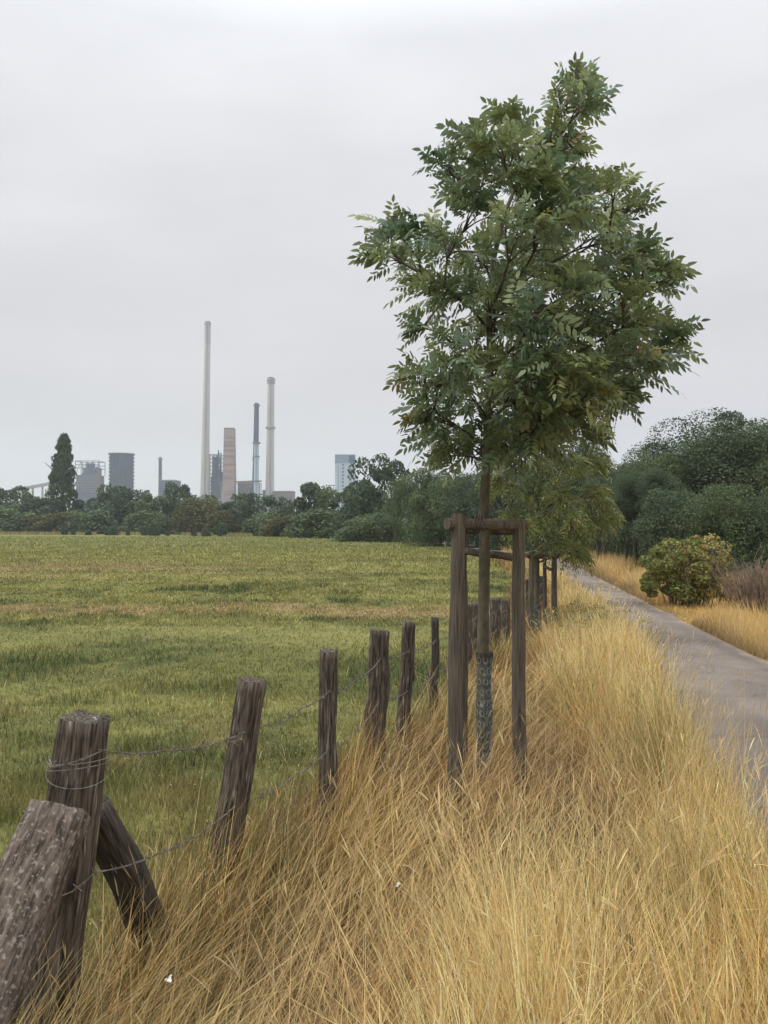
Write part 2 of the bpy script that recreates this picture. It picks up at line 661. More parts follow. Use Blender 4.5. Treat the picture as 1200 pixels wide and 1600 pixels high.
def dry_colour(x, y, z):
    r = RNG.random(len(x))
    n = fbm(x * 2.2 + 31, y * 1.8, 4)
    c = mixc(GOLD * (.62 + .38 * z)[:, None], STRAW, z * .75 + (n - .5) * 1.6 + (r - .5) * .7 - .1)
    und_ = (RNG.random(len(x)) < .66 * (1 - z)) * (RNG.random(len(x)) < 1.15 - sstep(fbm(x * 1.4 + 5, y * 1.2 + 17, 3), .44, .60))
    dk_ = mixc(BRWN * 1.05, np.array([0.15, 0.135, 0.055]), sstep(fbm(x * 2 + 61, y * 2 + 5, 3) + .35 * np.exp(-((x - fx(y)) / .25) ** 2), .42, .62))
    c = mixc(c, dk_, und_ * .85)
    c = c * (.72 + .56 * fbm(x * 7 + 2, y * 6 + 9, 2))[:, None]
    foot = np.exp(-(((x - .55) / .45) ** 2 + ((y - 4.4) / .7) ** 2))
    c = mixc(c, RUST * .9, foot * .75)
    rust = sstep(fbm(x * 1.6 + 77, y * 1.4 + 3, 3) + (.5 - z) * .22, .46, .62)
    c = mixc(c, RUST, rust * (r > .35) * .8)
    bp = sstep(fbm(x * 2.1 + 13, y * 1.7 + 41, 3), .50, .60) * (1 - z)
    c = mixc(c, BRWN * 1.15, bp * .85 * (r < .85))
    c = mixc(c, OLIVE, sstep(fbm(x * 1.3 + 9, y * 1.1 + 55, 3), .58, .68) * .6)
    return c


def verge_pts(n, y0, y1, pw):
    """sample verge left of the path with density falling with distance"""
    u = RNG.random(n)
    if pw == 0:
        y = y0 + u * (y1 - y0)
    else:
        y = (y0 ** -pw + u * (y1 ** -pw - y0 ** -pw)) ** (-1 / pw)
    l = fx(y) - .62
    r = pl(y) + .14
    x = l + RNG.random(n) * (r - l)
    keep = dry_amount(x, y) > RNG.random(n)
    # the lower left corner belongs to the meadow more and more
    return x[keep], y[keep]


dg = Blades()
# 1) matted thatch, coloured darker to paint the shade between stems
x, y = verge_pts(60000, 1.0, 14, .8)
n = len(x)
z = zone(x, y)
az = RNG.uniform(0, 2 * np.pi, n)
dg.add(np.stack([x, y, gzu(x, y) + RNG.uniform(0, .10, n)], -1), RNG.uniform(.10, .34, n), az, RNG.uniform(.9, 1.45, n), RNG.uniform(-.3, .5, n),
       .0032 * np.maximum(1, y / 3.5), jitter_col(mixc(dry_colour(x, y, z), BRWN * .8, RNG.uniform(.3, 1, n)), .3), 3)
# 2) main stems
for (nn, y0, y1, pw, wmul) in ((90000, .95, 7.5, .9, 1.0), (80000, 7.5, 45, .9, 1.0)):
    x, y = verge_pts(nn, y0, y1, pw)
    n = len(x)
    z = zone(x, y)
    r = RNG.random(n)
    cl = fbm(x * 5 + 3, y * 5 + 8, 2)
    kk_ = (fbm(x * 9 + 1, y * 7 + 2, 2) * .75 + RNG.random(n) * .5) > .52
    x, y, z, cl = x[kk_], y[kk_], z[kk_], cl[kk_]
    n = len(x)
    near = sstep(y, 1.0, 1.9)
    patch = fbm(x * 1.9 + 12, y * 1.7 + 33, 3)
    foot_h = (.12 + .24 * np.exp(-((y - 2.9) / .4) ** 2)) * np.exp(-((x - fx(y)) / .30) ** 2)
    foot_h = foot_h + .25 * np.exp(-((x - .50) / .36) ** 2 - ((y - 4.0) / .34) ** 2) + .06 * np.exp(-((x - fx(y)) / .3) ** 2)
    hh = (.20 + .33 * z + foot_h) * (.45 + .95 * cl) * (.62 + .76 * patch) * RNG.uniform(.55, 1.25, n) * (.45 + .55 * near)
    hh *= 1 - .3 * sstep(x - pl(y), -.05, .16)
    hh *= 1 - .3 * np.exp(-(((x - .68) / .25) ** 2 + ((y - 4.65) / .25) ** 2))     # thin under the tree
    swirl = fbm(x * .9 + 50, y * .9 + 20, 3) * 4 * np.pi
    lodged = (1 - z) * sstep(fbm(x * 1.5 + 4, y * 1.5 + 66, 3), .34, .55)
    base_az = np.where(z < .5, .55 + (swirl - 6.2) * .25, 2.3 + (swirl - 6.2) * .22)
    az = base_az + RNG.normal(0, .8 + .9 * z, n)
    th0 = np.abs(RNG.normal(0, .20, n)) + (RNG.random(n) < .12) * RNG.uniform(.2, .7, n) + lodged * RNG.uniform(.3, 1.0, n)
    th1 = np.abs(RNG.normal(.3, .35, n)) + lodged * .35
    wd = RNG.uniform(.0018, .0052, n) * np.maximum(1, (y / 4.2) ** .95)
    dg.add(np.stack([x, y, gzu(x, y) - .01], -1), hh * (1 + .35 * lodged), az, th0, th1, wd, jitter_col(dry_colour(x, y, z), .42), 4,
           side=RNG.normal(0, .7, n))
# 3) long single stalks with seed heads
x, y = verge_pts(4200, 1.25, 30, .75)
n = len(x)
z = zone(x, y)
keep = RNG.random(n) < (.35 + .65 * z)
x, y, z = x[keep], y[keep], z[keep]
n = len(x)
hh = (.42 + .25 * z) * RNG.uniform(.8, 1.35, n) * (.5 + .5 * sstep(y, 1.2, 2.2))
az = RNG.uniform(0, 2 * np.pi, n)
th0 = np.abs(RNG.normal(.05, .24, n))
th1 = np.abs(RNG.normal(.25, .3, n))
col = jitter_col(mixc(dry_colour(x, y, z), (0.72, 0.58, 0.32), .55), .12)
P = dg.add(np.stack([x, y, gzu(x, y)], -1), hh, az, th0, th1, .0024 * np.maximum(1, y / 4), col, 5, side=RNG.normal(0, .5, n))
tip = P[:, -1]
for kk in range(2):
    dg.add(tip - np.array([0, 0, .01]), RNG.uniform(.045, .10, n), az + RNG.normal(0, .3, n), th0 + th1, th1 * .4 + .1,
           RNG.uniform(.0026, .0046, n) * np.maximum(1, y / 5), col * .9, 4, profile=[.3, .8, 1, .7, .1], side=RNG.normal(kk * 1.2, .3, n))
# 4) lodged strands lying across the tangle near the fence
x, y = verge_pts(9000, 1.3, 8, .7)
z = zone(x, y)
keep = z < .6
x, y, z = x[keep], y[keep], z[keep]
n = len(x)
az = RNG.normal(.75, .55, n)
dg.add(np.stack([x, y, gzu(x, y) + RNG.uniform(.02, .16, n)], -1), RNG.uniform(.3, .62, n), az, RNG.uniform(.65, 1.25, n), RNG.uniform(-.2, .5, n),
       RNG.uniform(.0018, .0036, n) * np.maximum(1, y / 4.2), jitter_col(mixc(dry_colour(x, y, z), STRAW, .45), .2), 5, side=RNG.normal(0, .8, n))
# 4a) long bent straws crossing over the upright ones
x, y = verge_pts(5200, 1.25, 9, .7)
z = zone(x, y)
k = z > .3
x, y, z = x[k], y[k], z[k]
n = len(x)
dg.add(np.stack([x, y, gzu(x, y) + RNG.uniform(0, .22, n)], -1), RNG.uniform(.3, .62, n), RNG.uniform(0, 6.28, n), RNG.uniform(.35, 1.15, n), RNG.uniform(-.3, .8, n),
       RNG.uniform(.0022, .004, n) * np.maximum(1, y / 4), jitter_col(mixc(dry_colour(x, y, z), STRAW * 1.02, .5), .18), 5, side=RNG.normal(0, .8, n))
# 4b) broad dead leaves and a few green blades mixed in
x, y = verge_pts(7000, 1.3, 12, .7)
z = zone(x, y)
n = len(x)
gsel = (RNG.random(n) < .22)[:, None]
c = np.where(gsel, np.array([0.16, 0.20, 0.06]), np.array([0.30, 0.20, 0.10]))
dg.add(np.stack([x, y, gzu(x, y)], -1), RNG.uniform(.1, .3, n) * (.7 + .6 * z), RNG.uniform(0, 6.28, n), RNG.uniform(.1, .9, n), RNG.uniform(.2, 1.5, n),
       RNG.uniform(.004, .0085, n) * np.maximum(1, y / 7), jitter_col(c, .3), 5, profile=[.5, .9, 1, .8, .5, .1])
# 5) stray stalks overhanging the path edge and the fence foot
y = RNG.uniform(2.0, 16, 420)
x = pl(y) + RNG.uniform(-.12, .2, 420)
n = len(x)
col = jitter_col(np.tile(STRAW, (n, 1)), .15)
az = RNG.normal(.3, .8, n)
P = dg.add(np.stack([x, y, gzu(x, y)], -1), RNG.uniform(.35, .72, n), az, RNG.uniform(.0, .45, n), RNG.uniform(.0, .5, n), .0022 * np.maximum(1, y / 4), col, 5, side=RNG.normal(0, .5, n))
dg.add(P[:, -1], RNG.uniform(.03, .07, n), az, np.full(n, .6), np.full(n, .3), .004 * np.maximum(1, y / 7), col, 3, profile=[.3, 1, .8, .1], side=RNG.normal(0, .4, n))
dg.build('dry_grass', M['grass'], 'tall straw coloured dry grass on the verge between fence and path', 'grass')

# dry grass on the far side of the path
rg = Blades()
for (nn, y0, y1, pw) in ((60000, 5.5, 22, .5), (45000, 20, 42, .3)):
    u = RNG.random(nn)
    y = (y0 ** -pw + u * (y1 ** -pw - y0 ** -pw)) ** (-1 / pw)
    q = RNG.random(nn) ** 1.5
    wdt = 2.5 + y * .33
    x = pr(y) + .02 + q * wdt
    n = nn
    hummock = fbm(x * .9 + 8, y * .8 + 4, 3)
    edge = sstep(x - pr(y), 0, .35)
    hh = (.10 + .34 * sstep(hummock, .35, .65)) * RNG.uniform(.5, 1.2, n) * (.35 + .65 * edge) * (1 + .5 * sstep(y, 14, 24))
    c = jitter_col(mixc(mixc(GOLD * 1.0, STRAW * .88, hummock * 1.15), (0.30, 0.22, 0.115), (1 - edge) * .8 + RNG.random(n) * .25), .18)
    rg.add(np.stack([x, y, gzu(x, y) - .01], -1), hh, RNG.uniform(0, 6.28, n), np.abs(RNG.normal(0, .25, n)), np.abs(RNG.normal(.3, .35, n)),
           RNG.uniform(.003, .006, n) * np.maximum(1, y / 7), c, 3, side=RNG.normal(0, .7, n))
rg.build('golden_grass', M['grass'], 'golden dry grass strip on the far side of the path', 'grass')

# meadow grass, denser near the camera
mg = Blades()
for (nn, y0, y1, pw) in ((170000, 1.6, 14, .75), (150000, 14, 120, .6)):
    u = RNG.random(nn)
    y = (y0 ** -pw + u * (y1 ** -pw - y0 ** -pw)) ** (-1 / pw)
    l = -y * .58 - .8
    r = fx(y) + .12
    x = l + RNG.random(nn) * (r - l)
    keep = (dry_amount(x, y) < RNG.random(nn)) & (fbm(x * 4 + 3, y * 4, 3) + RNG.random(nn) * .5 > .55)
    x, y = x[keep], y[keep]
    n = len(x)
    tuft = fbm(x * 1.4 + 60, y * 1.1 + 12, 4)
    c = field_col(x, y)
    lush = np.clip(1 - c[:, 0] / .14, 0, 1)
    tall = sstep(tuft, .52, .70)
    hh = (.045 + .05 * tall + .07 * lush) * RNG.uniform(.5, 1.4, n)
    yel = (RNG.random(n) < .22)[:, None]
    c = np.where(yel, mixc(c, (0.32, 0.28, 0.11), np.full(n, .6)), c)
    c = jitter_col(c * 1.12, .28, .05)
    wd = RNG.uniform(.0022, .005, n) * np.maximum(1, (y / 3.4) ** 1.05)
    mg.add(np.stack([x, y, gzu(x, y) - .005], -1), hh * (1 + sstep(y, 14, 60)), RNG.uniform(0, 6.28, n), np.abs(RNG.normal(.1, .3, n)), np.abs(RNG.normal(.5, .5, n)),
           wd, c, 3, side=RNG.normal(0, .8, n))
# pale flower and seed specks in the meadow
x = RNG.uniform(-4.5, 0, 2600)
y = RNG.uniform(2.2, 9, 2600)
k = (x < fx(y) - .1) & (x > -y * .55) & (fbm(x * 1.5 + 21, y * 1.5 + 4, 3) > .5)
x, y = x[k], y[k]
n = len(x)
cc = np.where((RNG.random(n) < .5)[:, None], np.array([0.62, 0.58, 0.22]), np.array([0.62, 0.60, 0.45]))
mg.add(np.stack([x, y, gzu(x, y) + RNG.uniform(.06, .13, n)], -1), RNG.uniform(.006, .014, n), RNG.uniform(0, 6.28, n), np.full(n, .8), np.full(n, .2), RNG.uniform(.004, .008, n), cc * .8, 1, tipw=.8)
mg.build('meadow_grass', M['grass'], 'short green grazed grass of the meadow left of the fence', 'grass')


# ================================================================ FENCE
def post_mesh(h, rw, rd, seed, slant=0.0, rag=0.02, taper=.06, rings=26, n=26, mat='wood', name='fence_post', below=.12):
    rs = random.Random(seed)
    prof = []
    cracks = [rs.uniform(0, 2 * math.pi) for _ in range(6)]
    cd_ = [rs.uniform(.06, .2) for _ in cracks]
    ph = rs.uniform(0, 50)
    V = []
    for i in range(rings + 1):
        t = i / rings
        zz = -below + (h + below) * t
        for k in range(n):
            a = 2 * math.pi * k / n
            # rounded rectangle with splits
            c, s_ = math.cos(a), math.sin(a)
            pw = .62
            ex = math.copysign(abs(c) ** pw, c) * rw
            ey = math.copysign(abs(s_) ** pw, s_) * rd
            f = 1 - taper * t
            for ca, cdp in zip(cracks, cd_):
                da = (a - ca + math.pi) % (2 * math.pi) - math.pi
                f -= cdp * math.exp(-(da / .11) ** 2) * (.4 + .6 * float(vnoise(t * 4 + ph, ca)))
            f += (float(vnoise(k * .8 + ph, t * 7)) - .5) * .10
            f += (float(vnoise(ph, t * 5 + k * .12)) - .5) * .24
            zt = zz
            if i == rings:
                zt += (float(vnoise(k * .9 + ph, 3.3)) - .5) * rag * .8 + slant * c * rw
            bx_ = (float(vnoise(ph + 5, t * 4.5)) - .5) * rw * .55 * math.sin(math.pi * t)
            V.append((ex * f + bx_, ey * f, zt))
    Fc, cn = [], []
    for i in range(rings):
        for k in range(n):
            k2 = (k + 1) % n
            Fc += [i * n + k, i * n + k2, (i + 1) * n + k2, (i + 1) * n + k]
            cn.append(4)
    # end grain: one inner ring and a centre
    b0 = len(V)
    top = rings * n
    for k in range(n):
        vx = V[top + k]
        V.append((vx[0] * .55, vx[1] * .55, vx[2] * .3 + h * .7 - rs.uniform(0, .008)))
    V.append((0, 0, h - .006))
    for k in range(n):
        k2 = (k + 1) % n
        Fc += [top + k, top + k2, b0 + k2, b0 + k]
        cn.append(4)
        Fc += [b0 + k, b0 + k2, b0 + n]
        cn.append(3)
    Fc += list(range(n - 1, -1, -1))
    cn.append(n)
    return link_mesh(name, V, Fc, cn, M[mat], smooth=False)


def place_between(o, a, b):
    """stand the mesh (built along +Z from its foot) from a towards b"""
    a, b = Vector(a), Vector(b)
    d = (b - a).normalized()
    q = Vector((0, 0, 1)).rotation_difference(d)
    o.rotation_mode = 'QUATERNION'
    o.rotation_quaternion = q
    o.location = a


FG = 'weathered posts of the barbed wire fence'
# (top px, top py, foot px at the ground, distance, half width m, half depth, lean in y, material, label)
posts = [
    (130, 1121, 70, 2.24, .068, .064, .00, 'wood', 'thick grey fence post nearest the camera with barbed wire wrapped round it'),
    (394, 1062, 338, 3.12, .058, .052, -.03, 'wood', 'rugged fence post leaning right, next after the braced corner post'),
    (514, 1016, 508, 3.9, .047, .045, .0, 'wood', 'slim upright fence post standing in golden grass left of the broad post'),
    (593, 985, 584, 5.1, .074, .05, .0, 'wood', 'broad pale topped fence post, fourth from the camera'),
    (639, 972, 630, 5.5, .051, .05, .02, 'wood', 'medium fence post directly right of the broad one'),
    (680, 965, 678, 6.5, .036, .036, .0, 'wood_dark', 'thin fence post just left of the tall tree stakes'),
    (731, 944, 731, 8.5, .055, .05, .0, 'wood', 'fence post seen between the left stake and the tree trunk, the left one of two'),
    (743, 941, 742, 9.2, .05, .05, .0, 'wood', 'fence post seen just left of the ash trunk, the right one of two'),
    (774, 934, 773, 10.2, .075, .05, .0, 'wood', 'broad fence post just right of the ash trunk'),
    (790, 936, 790, 10.9, .07, .05, .0, 'wood', 'broad fence post touching the right tree stake in view'),
    (806, 934, 806, 12.2, .06, .05, .0, 'wood', 'fence post hidden largely behind the right tree stake'),
    (826, 905, 826, 14.2, .06, .05, .0, 'wood_dark', 'fence post behind the wires of the second stake frame'),
    (846, 900, 846, 16.5, .06, .05, .0, 'wood_dark', 'farthest visible fence post beyond the second stake frame'),
]
TOPS = []
for i, (tx, ty, fxp, d, rw, rd, ly, mt, lab) in enumerate(posts):
    top = at(tx, ty, d + ly)
    g = gz1(d)
    ft = at(fxp, 820 + (H - g) * F / d, d)
    ft.z = g
    o = post_mesh((top - ft).length, rw, rd, 100 + i, slant=random.uniform(-.1, .1), mat=mt)
    place_between(o, ft, top)
    o.rotation_quaternion = o.rotation_quaternion @ Matrix.Rotation(random.uniform(-.25, .25), 3, 'Z').to_quaternion()
    tag(o, lab, 'fence post', FG)
    TOPS.append((ft, top, rw))

# braces of the corner post
b1t, b1f = Vector((-.873, 2.085, .835)), Vector((-1.035, 1.46, 0))
o = post_mesh((b1t - b1f).length, .086, .06, 61, slant=-.06, mat='wood_lichen', rag=.01, name='brace_post')
place_between(o, b1f, b1t)
tag(o, 'lichen covered slanting brace post leaning against the nearest fence post, foot towards the camera', 'brace post')
b2t, b2f = at(140, 1262, 2.38), Vector((-.775, 2.82, gz1(2.8)))
o = post_mesh((b2t - b2f).length, .06, .05, 62, mat='wood_dark', name='brace_post')
place_between(o, b2f, b2t)
tag(o, 'dark diagonal brace post behind the nearest fence post, foot in the meadow edge', 'brace post')


# barbed wire: two strands
def on_post(i, hfrac, dx=1.0):
    ft, top, rw = TOPS[i]
    p = ft.lerp(top, hfrac)
    return p + Vector((rw * .2 * dx, -.055 if i else -.07, 0))


def barbed(ptsr, name, label, sag=.02, rad=.0018):
    mb = MB()
    path = []
    for a, b in zip(ptsr[:-1], ptsr[1:]):
        n = max(4, int((b - a).length / .03))
        for k in range(n):
            t = k / n
            p = a.lerp(b, t)
            p.z -= sag * 4 * t * (1 - t) * min(1.6, (b - a).length)
            p.z += (float(vnoise(p.y * 6, p.x * 6)) - .5) * .02
            path.append(p)
    path.append(ptsr[-1])
    for ph in (0, math.pi):
        q = []
        for k, p in enumerate(path):
            a = k * .9 + ph
            q.append(p + Vector((math.cos(a) * rad * .9, 0, math.sin(a) * rad * .9)))
        mb.tube(q, rad, 5)
    for k in range(3, len(path) - 2, 3):
        p = path[k]
        rs_ = random.uniform(0, 3.14)
        s_ = 1 if p.y < 6 else 1.4
        for j in range(2):
            a = rs_ + j * 1.5
            v = Vector((math.cos(a) * .6, math.sin(a) * .5, math.cos(a * 1.7))).normalized() * .017 * s_
            mb.tube([p - v, p + v], rad * .8, 4)
    o = mb.build(name, M['wire'])
    tag(o, label, 'wire')
    return o


loop1 = []
ft, top, rw = TOPS[0]
c0 = ft.lerp(top, .90)
up_pts = [at(30, 1120, 1.4)]
up_pts = [c0 + Vector((-.078, -.02, -.005)), c0 + Vector((-.04, -.082, -.012)), c0 + Vector((.03, -.084, -.002)), c0 + Vector((.078, -.03, .012))]
up_pts += [on_post(i, .80) for i in range(1, 13)]
barbed(up_pts, 'barbed_wire', 'upper barbed wire strung along the fence posts near their tops', .03)
c1 = ft.lerp(top, .56)
lo_pts = [c1 + Vector((-.085, -.02, 0)), c1 + Vector((-.03, -.086, -.02)), c1 + Vector((.05, -.086, -.01)), c1 + Vector((.09, -.02, .015)), ]
lo_pts += [on_post(i, .50) for i in range(1, 13)]
barbed(lo_pts, 'barbed_wire', 'lower barbed wire of the fence half sunk in the grass', .04)
# loose binding wire on the corner post
mb = MB()
for (hf, tilt) in ((.865, .016), (.845, -.02), (.885, .008)):
    cc = ft.lerp(top, hf)
    ring = []
    for k in range(25):
        a = 2 * math.pi * k / 24
        ring.append(cc + Vector((math.cos(a) * .084, math.sin(a) * .08, math.cos(a + 1) * tilt)))
    mb.tube(ring, .0016, 4)
o = mb.build('binding_wire', M['wire'])
tag(o, 'loose wire loops wound round the top of the nearest fence post', 'wire')

# grass remains caught in the wire
mb2 = Blades()
n = 60
t = RNG.random(n)
a = np.array(up_pts[3])
b = np.array(up_pts[4])
base = a[None] * (1 - t[:, None]) + b[None] * t[:, None]
base = base - np.array([0, .01, .025])
mb2.add(base, RNG.uniform(.02, .06, n), RNG.uniform(0, 6.28, n), RNG.uniform(.6, 2.4, n), RNG.uniform(-.5, .8, n), .002, jitter_col(np.tile(np.array([.42, .36, .22]), (n, 1)), .2), 3)
mb2.build('caught_grass', M['grass'], 'dry grass wisps caught in the barbed wire', 'grass')


# ================================================================ STAKED TREES
def stake_frame(A, B, C_, hh, r, label, rail_ext=.10, low=.20):
    """A front-left, B front-right, C_ back stake feet; rails round the top"""
    root = empty('tree_stake_frame', A)
    A0 = Vector(A)

    def rel(p):
        return Vector(p) - A0
    for i, p in enumerate((A, B, C_)):
        mb = MB()
        P0 = rel(p)
        hgt = hh * (1 + (.012 if i == 0 else -.012 * i)) if i < 2 else hh - .05
        pts = []
        for k in range(13):
            t = k / 12
            pts.append(P0 + Vector(((float(vnoise(k * .7, i * 9)) - .5) * .012 + .028 * t * (i == 0), 0, -.1 + (hgt + .1) * t)))
        mb.tube(pts, [r * (1.05 - .1 * k / 12) * (.7 if i == 2 else 1) for k in range(13)], 14, jit=.03)
        mb.build('post', M['stake'], root)

    def rail(p, q, z1, z2, ext, rr, half=True):
        p, q = rel(p), rel(q)
        d = (q - p).normalized()
        a_ = p - d * ext
        b_ = q + d * ext
        a_.z = z1
        b_.z = z2
        mb = MB()
        pts = [a_.lerp(b_, k / 8) + Vector((0, 0, (float(vnoise(k * .9, z1 * 7)) - .5) * .008)) for k in range(9)]
        mb.tube(pts, rr, 12, jit=.035, ring=[1, 1, .95, .9, .95, 1, 1, 1.0, .98, .95, .98, 1])
        return mb.build('rail', M['stake'], root)
    off = Vector((0, -r * .0, 0))
    rail(A, B, hh - .035, hh - .045, rail_ext * .42, r * .88)
    rail(Vector(A) + Vector((.0, .06, 0)), C_, hh - .06, hh - .10, .03, r * .7)
    rail(Vector(C_), Vector(B), hh - .07, hh - .08, .03, r * .7)
    rail(Vector(C_) + Vector((0, -r, 0)), Vector(B) + Vector((0, r * .7, 0)), hh - low - .01, hh - low - .035, .02, r * .62)
    tag(root, label, 'stake frame', 'timber stake frames round the young roadside trees')
    return root


g1 = gz1(4.4)
D1 = 4.25
A = at(709, 0, D1)
A = Vector(((708 - 600) / F * D1, D1, g1))
B = Vector(((811 - 600) / F * 4.5, 4.5, g1))
Cb = Vector(((724 - 600) / F * 4.95, 4.95, g1))
hh1 = 1.6 - g1 + (820 - 808) / F * D1
fr = stake_frame(A, B, Cb, hh1, .040, 'large timber frame of three stakes with rails around the near ash trunk')
# twine and nails on the rails
mb = MB()
for k in range(5):
    xx = .12 + random.uniform(-.015, .015) + k * .011
    ring = [Vector((xx + .004 * math.sin(a * 3), .03 + math.cos(a) * .048, hh1 - .035 + math.sin(a) * .048)) for a in [2 * math.pi * j / 16 for j in range(17)]]
    mb.tube(ring, .003, 4)
mb.build('binding', M['wood_dark'], fr)

D2 = 12.4
g2 = gz1(D2)
A2 = Vector(((828 - 600) / F * (D2 - .3), D2 - .3, g2))
B2 = Vector(((866 - 600) / F * (D2 - .2), D2 - .2, g2))
C2 = Vector(((851 - 600) / F * (D2 + .5), D2 + .5, g2))
hh2 = 1.6 - g2 - (863 - 820) / F * D2
fr2 = stake_frame(A2, B2, C2, hh2, .046, 'smaller looking stake frame farther along, round the second roadside tree', .16, .25)


class Leafer:
    """compound ash leaves: paired leaflets along a drooping stalk"""

    def __init__(s):
        s.V, s.C, s.n = [], [], 0
        s.F3, s.F4 = [], []

    def compound(s, base, dirs, length, col, npair=5, lw=.26, droop=.6, llen=.31):
        Nn = len(base)
        up = np.array([0, 0, 1.0])
        d = dirs / np.linalg.norm(dirs, axis=1, keepdims=True)
        side = np.cross(d, up[None])
        side /= np.maximum(np.linalg.norm(side, axis=1, keepdims=True), 1e-4)
        rr = RNG.uniform(-1.5, 1.5, Nn)[:, None]
        nor = np.cross(side, d)
        side2 = side * np.cos(rr) + nor * np.sin(rr)
        nor2 = np.cross(side2, d)
        dr = (droop * RNG.uniform(.3, 1.6, Nn))[:, None]
        slots = []
        for k in range(npair):
            t = .28 + .68 * k / (npair - .6)
            for sgn in (-1, 1):
                slots.append((t, sgn))
        slots.append((1.0, 0))
        for (t, sgn) in slots:
            p = base + d * (length[:, None] * t) - up * (dr * length[:, None] * t * t * .55)
            tang = d - up * (dr * t * 1.1)
            tang /= np.linalg.norm(tang, axis=1, keepdims=True)
            if sgn == 0:
                ld = tang
            else:
                ang = RNG.uniform(.75, 1.05, Nn)[:, None]
                ld = tang * np.cos(ang) + side2 * sgn * np.sin(ang) - up * (RNG.uniform(.0, .45, Nn)[:, None]) + nor2 * RNG.uniform(-.15, .25, Nn)[:, None]
            ld /= np.linalg.norm(ld, axis=1, keepdims=True)
            ll = length * llen * RNG.uniform(.8, 1.15, Nn) * (1.0 if sgn == 0 else (.75 + .35 * math.sin(math.pi * t)))
            ww = ll * lw
            sd = np.cross(ld, nor2)
            sd /= np.maximum(np.linalg.norm(sd, axis=1, keepdims=True), 1e-4)
            nn_ = np.cross(sd, ld)
            l_, w_ = ll[:, None], ww[:, None]
            cup = RNG.uniform(.0, .35, Nn)[:, None]
            v0 = p
            v1 = p + ld * l_ * .33 - sd * w_ * .5 + nn_ * w_ * cup
            v2 = p + ld * l_ * .33 + sd * w_ * .5 + nn_ * w_ * cup
            v3 = p + ld * l_ * .7 - sd * w_ * .38 - up * l_ * .03
            v4 = p + ld * l_ * .7 + sd * w_ * .38 - up * l_ * .03
            v5 = p + ld * l_ - up * l_ * .10
            VV = np.stack([v0, v1, v2, v3, v4, v5], 1)
            i = (np.arange(Nn) * 6 + s.n)[:, None]
            s.F3.append(np.concatenate([i + np.array([[0, 2, 1]]), i + np.array([[3, 4, 5]])]))
            s.F4.append(i + np.array([[1, 2, 4, 3]]))
            s.V.append(VV.reshape(-1, 3))
            cc = np.clip(col * np.exp(RNG.normal(0, .14, Nn))[:, None], .004, .8)
            s.C.append(np.repeat(cc, 6, axis=0))
            s.n += Nn * 6

    def build(s, name, mat, parent):
        F3 = np.concatenate(s.F3)
        F4 = np.concatenate(s.F4)
        flat = np.concatenate([F3.ravel(), F4.ravel()])
        cn = np.concatenate([np.full(len(F3), 3), np.full(len(F4), 4)])
        return link_mesh(name, np.concatenate(s.V), flat, cn, mat, parent, cols=np.concatenate(s.C))


def bez(a, b, c, n):
    return [(a * (1 - t) ** 2 + b * 2 * t * (1 - t) + c * t * t) for t in [k / n for k in range(n + 1)]]


